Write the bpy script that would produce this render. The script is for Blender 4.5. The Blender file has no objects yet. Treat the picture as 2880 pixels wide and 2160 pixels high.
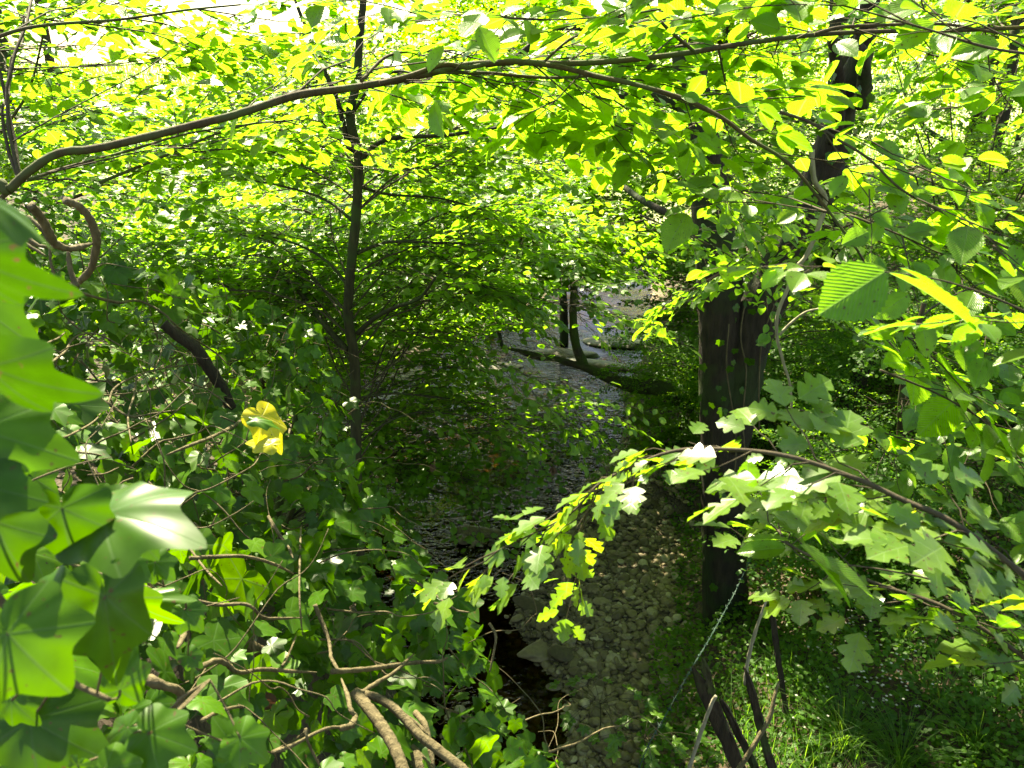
import bpy, math
import numpy as np
from mathutils import Vector, Matrix, Quaternion

# ------------------------------------------------------------------ camera, light
SC = bpy.context.scene
R_ = math.radians
PITCH = R_(22.0); CAMZ = 5.0; F = 804.0
cam = bpy.data.cameras.new('camera'); camo = bpy.data.objects.new('camera', cam)
SC.collection.objects.link(camo); SC.camera = camo
camo.location = (0, 0, CAMZ); camo.rotation_euler = (R_(90) - PITCH, 0, 0)
cam.sensor_width = 36.0; cam.lens = 36.0 * F / 1024.0
cam.clip_start = 0.05; cam.clip_end = 2000
cam.dof.use_dof = True; cam.dof.focus_distance = 3.6; cam.dof.aperture_fstop = 11.0

SUN_EL = R_(50); SUN_AZ = R_(-24)          # azimuth from +Y, clockwise
sd = Vector((math.sin(SUN_AZ) * math.cos(SUN_EL), math.cos(SUN_AZ) * math.cos(SUN_EL), math.sin(SUN_EL)))
world = bpy.data.worlds.new('World'); SC.world = world; world.use_nodes = True
wn = world.node_tree
sky = wn.nodes.new('ShaderNodeTexSky'); sky.sky_type = 'NISHITA'; sky.sun_disc = False
sky.sun_elevation = SUN_EL; sky.sun_rotation = SUN_AZ
bg = wn.nodes['Background']; bg.inputs['Strength'].default_value = 0.07
wn.links.new(sky.outputs[0], bg.inputs[0])
sl = bpy.data.lights.new('sun', 'SUN'); sl.energy = 5.0; sl.angle = R_(0.5); sl.color = (1.0, 0.95, 0.86)
so = bpy.data.objects.new('sun', sl); SC.collection.objects.link(so); so.location = (0, 0, 40)
so.rotation_euler = sd.to_track_quat('Z', 'Y').to_euler()
SC.view_settings.view_transform = 'Standard'; SC.view_settings.look = 'None'
SC.view_settings.exposure = 2.6; SC.view_settings.gamma = 1.0
try:
    SC.view_settings.use_white_balance = True; SC.view_settings.white_balance_temperature = 8200; SC.view_settings.white_balance_tint = 0
except Exception: pass
SC.render.engine = 'CYCLES'
cy = SC.cycles
cy.max_bounces = 8; cy.diffuse_bounces = 6; cy.glossy_bounces = 3; cy.transmission_bounces = 4
cy.transparent_max_bounces = 6; cy.sample_clamp_indirect = 6.0; cy.caustics_reflective = False
cy.caustics_refractive = False; cy.use_denoising = True; cy.blur_glossy = 0.1
try:
    cy.denoising_input_passes = 'RGB_ALBEDO_NORMAL'; cy.denoiser = 'OPENIMAGEDENOISE'; cy.denoising_prefilter = 'ACCURATE'
except Exception: pass

rng = np.random.default_rng(11)
# gaps in the foliage: (px, py, rx, ry, nearest depth kept, share of leaves kept); lines: trunks that stand clear of nearer leaves
GAPS = [(592, 325, 44, 38, 13, .7), (640, 365, 50, 30, 10, .5), (560, 400, 60, 36, 9, .55), (440, 465, 70, 28, 9, .75), (470, 515, 55, 42, 7, .4), (600, 640, 75, 90, 7, .12), (520, 640, 30, 90, 7, .3), (395, 375, 50, 14, 9, .6), (120, 72, 62, 26, 30, .4)]
def S0(*p): return [(a / 2.16, b / 2.16) for a, b in p]
LINES = [(S0((790, -60), (783, 20), (776, 100), (768, 190), (756, 255), (774, 345), (768, 480), (756, 600), (752, 690), (764, 760), (768, 850), (769, 950), (771, 1060)), 8, 4.3, .12),
         (S0((110, 338), (200, 322), (400, 275), (500, 250), (640, 206), (770, 188), (900, 165), (1000, 142), (1100, 135), (1350, 130), (1500, 112), (1600, 95), (1900, 68)), 8, 2.4, .12),
         (S0((1575, 1500), (1562, 1050), (1556, 760)), 26, 5.8, .85), (S0((1600, 820), (1690, 570), (1740, 460)), 22, 5.8, .85), (S0((1552, 640), (1505, 240)), 14, 5.6, .85),
         (S0((1425, 838), (1330, 822), (1225, 782), (1085, 750)), 12, 9.8, .1), (S0((1262, 792), (1240, 640)), 10, 9.8, .1), (S0((1100, 135), (1290, 165), (1480, 215), (1620, 300)), 6, 2.1, .3)]
CAM = np.array([0, 0, CAMZ]); cp, sp = math.cos(PITCH), math.sin(PITCH)
def ray(px, py):
    a = (px - 512.0) / F; b = (384.0 - py) / F
    return np.array([a, cp + b * sp, -sp + b * cp])
def P(px, py, D): return CAM + D * ray(px, py)          # D metres along the lens axis
def PY(px, py, Y): d = ray(px, py); return CAM + d * (Y / d[1])   # on the plane y = Y
def PZ(px, py, z): d = ray(px, py); return CAM + d * ((z - CAMZ) / d[2])
def proj(p):
    q = np.asarray(p) - CAM; D = q[..., 1] * cp - q[..., 2] * sp; u = q[..., 1] * sp + q[..., 2] * cp
    Dn = np.where(D > 0.05, D, 0.05)
    return 512 + F * q[..., 0] / Dn, 384 - F * u / Dn, D

# ------------------------------------------------------------------ mesh helpers
COL = SC.collection
class MB:
    def __init__(s): s.V = []; s.Fc = []; s.M = []; s.UV = []; s.R = []; s.n = 0
    def add(s, V, F_, mat=0, UV=None, Rn=None):
        V = np.asarray(V, float).reshape(-1, 3); n = len(V)
        s.V.append(V); s.UV.append(np.zeros((n, 2)) if UV is None else UV)
        s.R.append(np.full(n, 0.5) if Rn is None else Rn)
        for f in F_:
            f = np.asarray(f, np.int64)
            if len(f): s.Fc.append(f + s.n); s.M.append(np.full(len(f), mat, np.int32) if np.isscalar(mat) else mat)
        s.n += n
    def build(s, name, mats, parent=None, smooth=True):
        V = np.concatenate(s.V); UV = np.concatenate(s.UV); Rn = np.concatenate(s.R)
        me = bpy.data.meshes.new(name)
        loops = np.concatenate([f.ravel() for f in s.Fc]).astype(np.int32)
        tot = np.concatenate([np.full(len(f), f.shape[1], np.int32) for f in s.Fc])
        st = np.concatenate([[0], np.cumsum(tot)[:-1]]).astype(np.int32)
        me.vertices.add(len(V)); me.vertices.foreach_set('co', V.astype(np.float32).ravel())
        me.loops.add(len(loops)); me.loops.foreach_set('vertex_index', loops)
        me.polygons.add(len(tot)); me.polygons.foreach_set('loop_start', st); me.polygons.foreach_set('loop_total', tot)
        me.polygons.foreach_set('material_index', np.concatenate(s.M))
        me.polygons.foreach_set('use_smooth', np.full(len(tot), smooth))
        uv = me.uv_layers.new(name='UVMap'); uv.data.foreach_set('uv', UV[loops].astype(np.float32).ravel())
        at = me.attributes.new('rnd', 'FLOAT', 'POINT'); at.data.foreach_set('value', Rn.astype(np.float32))
        me.update(calc_edges=True); me.validate()
        for m in (mats if isinstance(mats, (list, tuple)) else [mats]): me.materials.append(m)
        o = bpy.data.objects.new(name, me); COL.objects.link(o)
        if parent is not None: o.parent = parent; o.matrix_parent_inverse = parent.matrix_basis.inverted()
        return o
def tag(o, label=None, cat=None, group=None, kind=None):
    if label: o['label'] = label
    if cat: o['category'] = cat
    if group: o['group'] = group
    if kind: o['kind'] = kind
    return o
def empty(name, loc, label=None, cat=None, group=None):
    o = bpy.data.objects.new(name, None); COL.objects.link(o); o.location = [float(v) for v in loc]
    o.empty_display_size = 0.1; return tag(o, label, cat, group)
def spline(pts, n=None, sub=6):
    p = np.asarray(pts, float)
    if len(p) < 3: 
        t = np.linspace(0, 1, (n or 4))[:, None]; return p[0] * (1 - t) + p[-1] * t
    q = np.vstack([2 * p[0] - p[1], p, 2 * p[-1] - p[-2]]); out = []
    for i in range(len(p) - 1):
        a, b, c, d = q[i:i + 4]
        for t in np.linspace(0, 1, sub, endpoint=False):
            out.append(.5 * ((2 * b) + (c - a) * t + (2 * a - 5 * b + 4 * c - d) * t * t + (3 * b - a - 3 * c + d) * t ** 3))
    out.append(p[-1]); return np.array(out)
def tube(mb, pts, rad, sides=6, mat=0, rough=0.0, cap=True, u=0.5):
    p = np.asarray(pts, float); n = len(p)
    r = np.interp(np.linspace(0, 1, n), np.linspace(0, 1, len(np.atleast_1d(rad))), np.atleast_1d(rad)) if not np.isscalar(rad) else np.full(n, rad)
    T = np.gradient(p, axis=0); T /= np.linalg.norm(T, axis=1)[:, None] + 1e-12
    a = np.array([0, 0, 1.]) if abs(T[0, 2]) < .9 else np.array([1., 0, 0])
    N = np.cross(T[0], a); N /= np.linalg.norm(N); Ns = [N]
    for i in range(1, n):
        N = Ns[-1] - T[i] * np.dot(Ns[-1], T[i]); N /= np.linalg.norm(N) + 1e-12; Ns.append(N)
    Ns = np.array(Ns); B = np.cross(T, Ns)
    th = np.linspace(0, 2 * math.pi, sides, endpoint=False)
    rr = r[:, None] * (1 + (rng.normal(0, rough, (n, sides)) if rough else 0))
    V = p[:, None] + rr[..., None] * (np.cos(th)[None, :, None] * Ns[:, None] + np.sin(th)[None, :, None] * B[:, None])
    i = np.arange(n - 1)[:, None] * sides; j = np.arange(sides)[None]; k = (np.arange(sides) + 1) % sides
    Fq = np.stack([i + j, i + k[None], i + sides + k[None], i + sides + j], -1).reshape(-1, 4)
    L = np.concatenate([[0], np.cumsum(np.linalg.norm(np.diff(p, axis=0), axis=1))])
    UV = np.stack([np.tile(th / 6.283, (n, 1)), np.tile(L[:, None], (1, sides))], -1).reshape(-1, 2)
    V = V.reshape(-1, 3); Fs = [Fq]
    if cap:
        V = np.vstack([V, p[0], p[-1]]); UV = np.vstack([UV, [0, 0], [0, L[-1]]]); m = n * sides
        Fs.append(np.stack([np.full(sides, m), k, np.arange(sides)], -1))
        Fs.append(np.stack([np.full(sides, m + 1), (n - 1) * sides + np.arange(sides), (n - 1) * sides + k], -1))
    mb.add(V, Fs, mat, UV, np.full(len(V), u))

# ------------------------------------------------------------------ materials
def NT(name):
    m = bpy.data.materials.new(name); m.use_nodes = True; nt = m.node_tree; nt.nodes.clear()
    out = nt.nodes.new('ShaderNodeOutputMaterial')
    def N(t, **k):
        n = nt.nodes.new(t)
        for a, b in k.items():
            if a.startswith('i_'):
                key = a[2:]; key = int(key) if key.isdigit() else key.replace('_', ' ')
                n.inputs[key].default_value = b
            else: setattr(n, a, b)
        return n
    L = lambda a, b: nt.links.new(a, b)
    return m, nt, N, L, out
def mathn(N, L, op, a, b=None, clamp=False):
    n = N('ShaderNodeMath', operation=op, use_clamp=clamp)
    for i, v in enumerate((a, b)):
        if v is None: continue
        if isinstance(v, (int, float)): n.inputs[i].default_value = v
        else: L(v, n.inputs[i])
    return n.outputs[0]
def ramp(N, L, fac, stops):
    r = N('ShaderNodeValToRGB'); L(fac, r.inputs[0]); e = r.color_ramp.elements
    e[0].position, e[0].color = stops[0][0], (*stops[0][1], 1); e[1].position, e[1].color = stops[-1][0], (*stops[-1][1], 1)
    for p_, c in stops[1:-1]: x = e.new(p_); x.color = (*c, 1)
    return r.outputs[0]
def leaf_mat(name, cols, tcols, rough=.38, tf=.6, vein='elm', spec=.5, bump=.35, coat=0.0):
    m, nt, N, L, out = NT(name)
    at = N('ShaderNodeAttribute', attribute_name='rnd'); f = at.outputs['Fac']
    uv = N('ShaderNodeUVMap', uv_map='UVMap'); sx = N('ShaderNodeSeparateXYZ'); L(uv.outputs[0], sx.inputs[0])
    n_ = len(cols)
    c = ramp(N, L, f, [(i / (n_ - 1), cols[i]) for i in range(n_)]); t = ramp(N, L, f, [(i / (n_ - 1), tcols[i]) for i in range(n_)])
    au = mathn(N, L, 'ABSOLUTE', sx.outputs[0])
    if vein == 'elm':
        q = mathn(N, L, 'SUBTRACT', sx.outputs[1], mathn(N, L, 'MULTIPLY', au, .42))
        w = mathn(N, L, 'ABSOLUTE', mathn(N, L, 'SINE', mathn(N, L, 'MULTIPLY', q, 46.0)))
        w = mathn(N, L, 'POWER', w, .6)
        mid = mathn(N, L, 'MULTIPLY', au, 12.0, True); h = mathn(N, L, 'MULTIPLY', w, mid)
    elif vein == 'haw':
        q = mathn(N, L, 'SUBTRACT', sx.outputs[1], mathn(N, L, 'MULTIPLY', au, .35))
        w = mathn(N, L, 'MULTIPLY', mathn(N, L, 'ABSOLUTE', mathn(N, L, 'SINE', mathn(N, L, 'MULTIPLY', q, 10.0))), 5.0, True)
        h = mathn(N, L, 'MULTIPLY', w, mathn(N, L, 'MULTIPLY', au, 14.0, True))
    elif vein == 'palm':
        ang = mathn(N, L, 'ARCTAN2', sx.outputs[0], sx.outputs[1])
        rr = mathn(N, L, 'SQRT', mathn(N, L, 'ADD', mathn(N, L, 'MULTIPLY', sx.outputs[0], sx.outputs[0]), mathn(N, L, 'MULTIPLY', sx.outputs[1], sx.outputs[1])))
        w = None
        for a0 in (0, .87, -.87, 1.95, -1.95):
            d = mathn(N, L, 'MULTIPLY', mathn(N, L, 'ABSOLUTE', mathn(N, L, 'SUBTRACT', ang, a0)), rr)
            d = mathn(N, L, 'MULTIPLY', d, 70.0, True)
            w = d if w is None else mathn(N, L, 'MINIMUM', w, d)
        h = w
    else:
        h = mathn(N, L, 'MULTIPLY', au, 12.0, True)
    geo = N('ShaderNodeNewGeometry')
    no = N('ShaderNodeTexNoise', i_Scale=55.0, i_Detail=3.0); L(geo.outputs['Position'], no.inputs['Vector'])
    no2 = N('ShaderNodeTexNoise', i_Scale=140.0, i_Detail=2.0); L(geo.outputs['Position'], no2.inputs['Vector'])
    def shade(col, v0, amt):
        mx = N('ShaderNodeMix', data_type='RGBA', blend_type='MIX'); L(h, mx.inputs[0]); L(col, mx.inputs[7])
        br = N('ShaderNodeHueSaturation', i_Value=v0, i_Saturation=.85); L(col, br.inputs['Color']); L(br.outputs[0], mx.inputs[6])
        hs = N('ShaderNodeHueSaturation'); L(mx.outputs[2], hs.inputs['Color'])
        mr = N('ShaderNodeMapRange', i_3=1 - amt, i_4=1 + amt); L(no.outputs[0], mr.inputs[0]); L(mr.outputs[0], hs.inputs['Value'])
        sp_ = N('ShaderNodeMapRange', i_1=.66, i_2=.72); L(no2.outputs[0], sp_.inputs[0])
        m3 = N('ShaderNodeMix', data_type='RGBA'); L(sp_.outputs[0], m3.inputs[0]); L(hs.outputs[0], m3.inputs[6]); m3.inputs[7].default_value = (.09, .06, .02, 1); return m3.outputs[2]
    bp = N('ShaderNodeBump', i_Strength=bump * .8, i_Distance=.004); L(h, bp.inputs['Height'])
    pb = N('ShaderNodeBsdfPrincipled', i_Roughness=rough); L(shade(c, 1.28, .35), pb.inputs['Base Color'])
    pb.inputs['Specular IOR Level'].default_value = spec; pb.inputs['Coat Weight'].default_value = coat; pb.inputs['Coat Roughness'].default_value = .22
    L(bp.outputs[0], pb.inputs['Normal'])
    tr = N('ShaderNodeBsdfTranslucent'); L(shade(t, .78, .3), tr.inputs['Color']); L(bp.outputs[0], tr.inputs['Normal'])
    mx = N('ShaderNodeMixShader', i_0=tf); L(pb.outputs[0], mx.inputs[1]); L(tr.outputs[0], mx.inputs[2]); L(mx.outputs[0], out.inputs[0])
    return m
def bark_mat(name, c1, c2, moss=None, mossamt=.5, scale=30, bump=.6, rough=.85):
    m, nt, N, L, out = NT(name)
    geo = N('ShaderNodeNewGeometry'); mp = N('ShaderNodeMapping'); mp.inputs['Scale'].default_value = (1, 1, .2)
    L(geo.outputs['Position'], mp.inputs[0])
    n1 = N('ShaderNodeTexNoise', i_Scale=scale, i_Detail=8.0, i_Roughness=.65); L(mp.outputs[0], n1.inputs['Vector'])
    n2 = N('ShaderNodeTexNoise', i_Scale=scale * .12, i_Detail=3.0); L(geo.outputs['Position'], n2.inputs['Vector'])
    c = ramp(N, L, n1.outputs[0], [(.3, c1), (.7, c2)])
    if moss:
        mx = N('ShaderNodeMix', data_type='RGBA'); L(c, mx.inputs[6]); mx.inputs[7].default_value = (*moss, 1)
        r = N('ShaderNodeMapRange', i_1=.62 - mossamt * .3, i_2=.7 - mossamt * .2); L(n2.outputs[0], r.inputs[0]); L(r.outputs[0], mx.inputs[0]); c = mx.outputs[2]
    pb = N('ShaderNodeBsdfPrincipled', i_Roughness=rough); L(c, pb.inputs['Base Color']); pb.inputs['Specular IOR Level'].default_value = .3
    bp = N('ShaderNodeBump', i_Strength=bump, i_Distance=.03); L(n1.outputs[0], bp.inputs['Height']); L(bp.outputs[0], pb.inputs['Normal'])
    L(pb.outputs[0], out.inputs[0]); return m
M = {}
M['elm'] = leaf_mat('elm_leaf', [(.05, .13, .008), (.08, .18, .008), (.12, .22, .012)], [(.17, .40, .006), (.25, .52, .006), (.37, .64, .012)], rough=.32, spec=.6)
M['elm_far'] = leaf_mat('far_leaf', [(.05, .13, .008), (.07, .17, .008), (.10, .21, .012)], [(.20, .44, .008), (.29, .56, .010), (.43, .68, .02)], vein='none', bump=.1, rough=.42, spec=.3)
M['small'] = leaf_mat('small_leaf', [(.035, .10, .01), (.05, .14, .01), (.08, .18, .015)], [(.12, .32, .012), (.2, .42, .015), (.32, .5, .03)], vein='none', bump=.1, rough=.5, spec=.3)
M['ivy'] = leaf_mat('ivy_leaf', [(.024, .070, .003), (.042, .115, .005), (.08, .165, .008)], [(.04, .115, .003), (.12, .29, .004), (.26, .48, .01)], vein='palm', tf=.4, rough=.36, spec=.33, bump=.1, coat=.0)
M['haw'] = leaf_mat('hawthorn_leaf', [(.055, .115, .015), (.075, .145, .018), (.10, .17, .02)], [(.17, .38, .02), (.28, .5, .02), (.5, .66, .02)], vein='haw', tf=.42, rough=.32, bump=.15, spec=.6)
M['yellow'] = leaf_mat('yellowed_ivy_leaf', [(.50, .42, .02), (.42, .42, .03)], [(.75, .62, .02), (.6, .62, .03)], vein='palm', tf=.45, rough=.35)
M['dead'] = leaf_mat('dead_leaf', [(.05, .028, .014), (.10, .05, .02), (.2, .10, .04)], [(.08, .03, .01)] * 3, vein='elm', tf=.2, rough=.7)
M['grass'] = leaf_mat('grass_blade', [(.03, .085, .012), (.045, .12, .015), (.08, .16, .02)], [(.14, .34, .02), (.2, .42, .02), (.32, .5, .04)], vein='none', bump=0, rough=.5)
M['petal'] = leaf_mat('white_petal', [(.75, .72, .6)] * 2, [(.6, .6, .55)] * 2, vein='none', bump=0, rough=.6)
M['twig'] = bark_mat('twig_bark', (.03, .022, .014), (.07, .055, .03), scale=80, bump=.2)
M['smooth'] = bark_mat('smooth_bark', (.028, .019, .009), (.08, .058, .026), (.055, .07, .02), .5, scale=60, bump=.25)
M['olive'] = bark_mat('olive_bark', (.014, .013, .006), (.045, .042, .018), (.03, .045, .012), .4, scale=60, bump=.3)
M['dark'] = bark_mat('dark_bark', (.012, .009, .005), (.045, .033, .02), (.026, .038, .010), .45, scale=22, bump=1.0)
M['vine'] = bark_mat('vine_bark', (.05, .038, .017), (.15, .12, .062), scale=70, bump=.5)
M['pale'] = bark_mat('pale_dead_wood', (.16, .14, .09), (.34, .31, .22), scale=60, bump=.5)
M['mossy'] = bark_mat('mossy_bark', (.03, .025, .014), (.07, .06, .03), (.05, .075, .012), .8, scale=35, bump=.9)
M['rot'] = bark_mat('rotten_timber', (.018, .013, .008), (.06, .042, .025), (.04, .055, .015), .25, scale=40, bump=1.0)
def plain(name, col, rough=.5, metal=0.):
    m, nt, N, L, out = NT(name); pb = N('ShaderNodeBsdfPrincipled', i_Roughness=rough, i_Metallic=metal)
    no = N('ShaderNodeTexNoise', i_Scale=120.0); hs = N('ShaderNodeHueSaturation', i_Color=(*col, 1)); mr = N('ShaderNodeMapRange', i_3=.6, i_4=1.3)
    geo = N('ShaderNodeNewGeometry'); L(geo.outputs['Position'], no.inputs['Vector'])
    L(no.outputs[0], mr.inputs[0]); L(mr.outputs[0], hs.inputs['Value']); L(hs.outputs[0], pb.inputs['Base Color']); L(pb.outputs[0], out.inputs[0]); return m
M['wire'] = plain('weathered_green_wire', (.03, .07, .05), .5, .2)
def stone_mat():
    m, nt, N, L, out = NT('river_stone'); at = N('ShaderNodeAttribute', attribute_name='rnd')
    oi = N('ShaderNodeObjectInfo'); s = mathn(N, L, 'FRACT', mathn(N, L, 'ADD', at.outputs['Fac'], oi.outputs['Random']))
    c = ramp(N, L, s, [(0, (.05, .034, .013)), (.3, (.14, .105, .042)), (.55, (.21, .16, .075)), (.8, (.075, .05, .02)), (1, (.36, .30, .17))])
    geo = N('ShaderNodeNewGeometry'); no = N('ShaderNodeTexNoise', i_Scale=30.0, i_Detail=6.0); L(geo.outputs['Position'], no.inputs['Vector'])
    hs = N('ShaderNodeHueSaturation'); mr = N('ShaderNodeMapRange', i_3=.45, i_4=1.5); L(no.outputs[0], mr.inputs[0]); L(mr.outputs[0], hs.inputs['Value']); L(c, hs.inputs['Color'])
    pb = N('ShaderNodeBsdfPrincipled', i_Roughness=.65); L(hs.outputs[0], pb.inputs['Base Color'])
    bp = N('ShaderNodeBump', i_Strength=.5, i_Distance=.01); L(no.outputs[0], bp.inputs['Height']); L(bp.outputs[0], pb.inputs['Normal']); L(pb.outputs[0], out.inputs[0]); return m
M['stone'] = stone_mat()
M['rock'] = bark_mat('wet_rock', (.035, .025, .014), (.13, .10, .055), (.03, .04, .012), .3, scale=12, bump=.7, rough=.45)

# ------------------------------------------------------------------ ground and stream
YS = np.array([-8, 2, 4.58, 5.28, 6.3, 7.32, 8.4, 9.36, 10.6, 11.9, 13.5, 15.2, 17.3, 20, 24, 30, 60, 400.])
LX = np.array([-.7, -.7, -.85, -1.0, -1.15, -1.5, -1.9, -2.3, -2.9, -3.0, -1.8, .0, .9, 1.8, 3.4, 6, 24, 200.])
RX = np.array([.3, .3, .21, .30, -.05, .15, .55, 1.05, 1.5, 1.75, 2.2, 2.7, 2.9, 3.4, 5.0, 8, 26, 202.])
GX = np.array([1.0, 1.0, 1.0, 1.15, 1.45, 1.75, 1.6, 1.5, 1.75, 1.95, 2.4, 2.85, 3.1, 3.6, 5.2, 8.2, 26.2, 202.2])
def vnoise(x, y, s, seed=0):
    x = x * s; y = y * s; xi = np.floor(x).astype(np.int64); yi = np.floor(y).astype(np.int64); fx = x - xi; fy = y - yi
    def h(a, b):
        n = (a * 374761393 + b * 668265263 + seed * 1013904223) & 0x7fffffff; n = ((n ^ (n >> 13)) * 1274126177) & 0x7fffffff
        return ((n ^ (n >> 16)) & 0xffff) / 65535.0
    fx = fx * fx * (3 - 2 * fx); fy = fy * fy * (3 - 2 * fy)
    return (h(xi, yi) * (1 - fx) + h(xi + 1, yi) * fx) * (1 - fy) + (h(xi, yi + 1) * (1 - fx) + h(xi + 1, yi + 1) * fx) * fy
def sm(t): t = np.clip(t, 0, 1); return t * t * (3 - 2 * t)
def ground_z(x, y):
    x = np.asarray(x, float); y = np.asarray(y, float)
    wob = (vnoise(x, y, .9, 3) - .5) * .5
    l = np.interp(y, YS, LX) + wob; r = np.interp(y, YS, RX) + wob * .6; g = np.interp(y, YS, GX) + wob
    z = np.full(x.shape, -.10) - .10 * vnoise(x, y, 1.7, 5) + .13 * sm((vnoise(x, y, 2.2, 9) - .62) * 5)
    near = 1 - sm((y - 3.6) / 3.2)
    dl = l - x; zl = (.12 * sm(dl / .3)) + near * 3.0 * sm(dl / 1.3) + (1 - near) * (.9 * sm((dl - .9) / 2.4) + .07 * np.clip(dl - 2, 0, 30)) 
    z = np.where(dl > 0, -.1 + zl, z)
    dg = x - r; z = np.where((x > r), -.1 + .17 * sm(dg / .35) + .05 * vnoise(x, y, 3, 2), z)
    db = x - g; z = np.where(x > g, .07 + .42 * np.clip(db, 0, 4.5) * sm(db / .8 + .2) + .10 * np.clip(db - 4.5, 0, 12), z)
    far = sm((y - 24) / 14); z = z * (1 - far) + far * (3.4 + .018 * np.clip(y - 30, 0, 200))
    z = z + (.10 * vnoise(x, y, 1.3, 21) + .05 * vnoise(x, y, 4.1, 22)) * ((dl > .4) | (db > .3))
    return z
def axis(lo, hi, fine, n):   # spacing grows with the distance from the stream
    t = np.linspace(-1, 1, n); s = np.sinh(t * 4.6) / np.sinh(4.6); return np.where(s < 0, -s * lo, s * hi)
gx = axis(-260, 260, 0, 321); gy = np.concatenate([np.linspace(-12, 20, 240), 20 + np.cumsum(np.geomspace(.16, 24, 70))])
X, Y = np.meshgrid(gx, gy); Z = ground_z(X, Y)
nx, ny = len(gx), len(gy); ii = np.arange(ny - 1)[:, None] * nx + np.arange(nx - 1)[None]
mb = MB(); mb.add(np.stack([X, Y, Z], -1), [np.stack([ii, ii + 1, ii + nx + 1, ii + nx], -1).reshape(-1, 4)])
def ground_mat():
    m, nt, N, L, out = NT('woodland_ground'); geo = N('ShaderNodeNewGeometry'); pos = geo.outputs['Position']
    sx = N('ShaderNodeSeparateXYZ'); L(pos, sx.inputs[0])
    n1 = N('ShaderNodeTexNoise', i_Scale=6.0, i_Detail=9.0, i_Roughness=.7); L(pos, n1.inputs['Vector'])
    vo = N('ShaderNodeTexVoronoi', i_Scale=16.0); L(pos, vo.inputs['Vector'])
    vd = N('ShaderNodeTexVoronoi', i_Scale=16.0, feature='DISTANCE_TO_EDGE'); L(pos, vd.inputs['Vector'])
    soil = ramp(N, L, n1.outputs[0], [(.3, (.022, .015, .008)), (.55, (.06, .04, .02)), (.75, (.10, .065, .035))])
    bs = N('ShaderNodeSeparateColor'); L(vo.outputs['Color'], bs.inputs[0])
    bed = ramp(N, L, bs.outputs[0], [(0, (.06, .045, .026)), (.5, (.13, .095, .055)), (1, (.24, .18, .11))])
    e = N('ShaderNodeMapRange', i_1=0., i_2=.12, i_3=.2, i_4=1.); L(vd.outputs[0], e.inputs[0])
    bm = N('ShaderNodeMix', data_type='RGBA', blend_type='MULTIPLY', i_0=1.0); L(bed, bm.inputs[6]); L(e.outputs[0], bm.inputs[7])
    k = N('ShaderNodeMapRange', i_1=.03, i_2=.2, i_3=0., i_4=1.); L(sx.outputs[2], k.inputs[0])
    mx = N('ShaderNodeMix', data_type='RGBA'); L(k.outputs[0], mx.inputs[0]); L(bm.outputs[2], mx.inputs[6]); L(soil, mx.inputs[7])
    n3 = N('ShaderNodeTexNoise', i_Scale=1.2, i_Detail=8.0); L(pos, n3.inputs['Vector'])
    mead = ramp(N, L, n3.outputs[0], [(.3, (.38, .44, .16)), (.7, (.6, .6, .34))])
    k2 = N('ShaderNodeMapRange', i_1=22., i_2=28.); L(sx.outputs[1], k2.inputs[0])
    m2 = N('ShaderNodeMix', data_type='RGBA'); L(k2.outputs[0], m2.inputs[0]); L(mx.outputs[2], m2.inputs[6]); L(mead, m2.inputs[7])
    pb = N('ShaderNodeBsdfPrincipled', i_Roughness=.9); L(m2.outputs[2], pb.inputs['Base Color'])
    hh = mathn(N, L, 'ADD', n1.outputs[0], vd.outputs[0]); bp = N('ShaderNodeBump', i_Strength=.8, i_Distance=.05); L(hh, bp.inputs['Height']); L(bp.outputs[0], pb.inputs['Normal'])
    L(pb.outputs[0], out.inputs[0]); return m
tag(mb.build('ground', ground_mat()), kind='structure')

def water_mat():
    m, nt, N, L, out = NT('stream_water'); geo = N('ShaderNodeNewGeometry')
    mp = N('ShaderNodeMapping'); mp.inputs['Scale'].default_value = (.75, 1.25, 1); mp.inputs['Rotation'].default_value = (0, 0, .15); L(geo.outputs['Position'], mp.inputs[0])
    n1 = N('ShaderNodeTexNoise', i_Scale=12.0, i_Detail=2.5, i_Roughness=.55, i_Distortion=.8); L(mp.outputs[0], n1.inputs['Vector'])
    n2 = N('ShaderNodeTexNoise', i_Scale=2.2, i_Detail=3.0); L(mp.outputs[0], n2.inputs['Vector'])
    hgt = mathn(N, L, 'ADD', n1.outputs[0], mathn(N, L, 'MULTIPLY', n2.outputs[0], 1.2))
    n4 = N('ShaderNodeTexNoise', i_Scale=.9, i_Detail=2.0); L(geo.outputs['Position'], n4.inputs['Vector'])
    st_ = N('ShaderNodeMapRange', i_1=.38, i_2=.62, i_3=.12, i_4=1.); L(n4.outputs[0], st_.inputs[0])
    bp = N('ShaderNodeBump', i_Strength=1.0, i_Distance=.032); L(st_.outputs[0], bp.inputs['Strength']); L(hgt, bp.inputs['Height'])
    gl = N('ShaderNodeBsdfGlossy', i_Roughness=.02, i_Color=(.66, .63, .74, 1)); L(bp.outputs[0], gl.inputs['Normal'])
    tr = N('ShaderNodeBsdfTransparent', i_Color=(.34, .23, .11, 1)); fr = N('ShaderNodeFresnel', i_IOR=1.33); L(bp.outputs[0], fr.inputs['Normal'])
    mx = N('ShaderNodeMixShader'); L(fr.outputs[0], mx.inputs[0]); L(tr.outputs[0], mx.inputs[1]); L(gl.outputs[0], mx.inputs[2]); L(mx.outputs[0], out.inputs[0]); return m
ys = np.linspace(-6, 34, 120); mb = MB()
xs = np.linspace(0, 1, 8); W = np.array([[[np.interp(y, YS, LX) - .45 + t * (np.interp(y, YS, RX) - np.interp(y, YS, LX) + .9), y, 0.0] for t in xs] for y in ys])
ii = np.arange(119)[:, None] * 8 + np.arange(7)[None]
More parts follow.
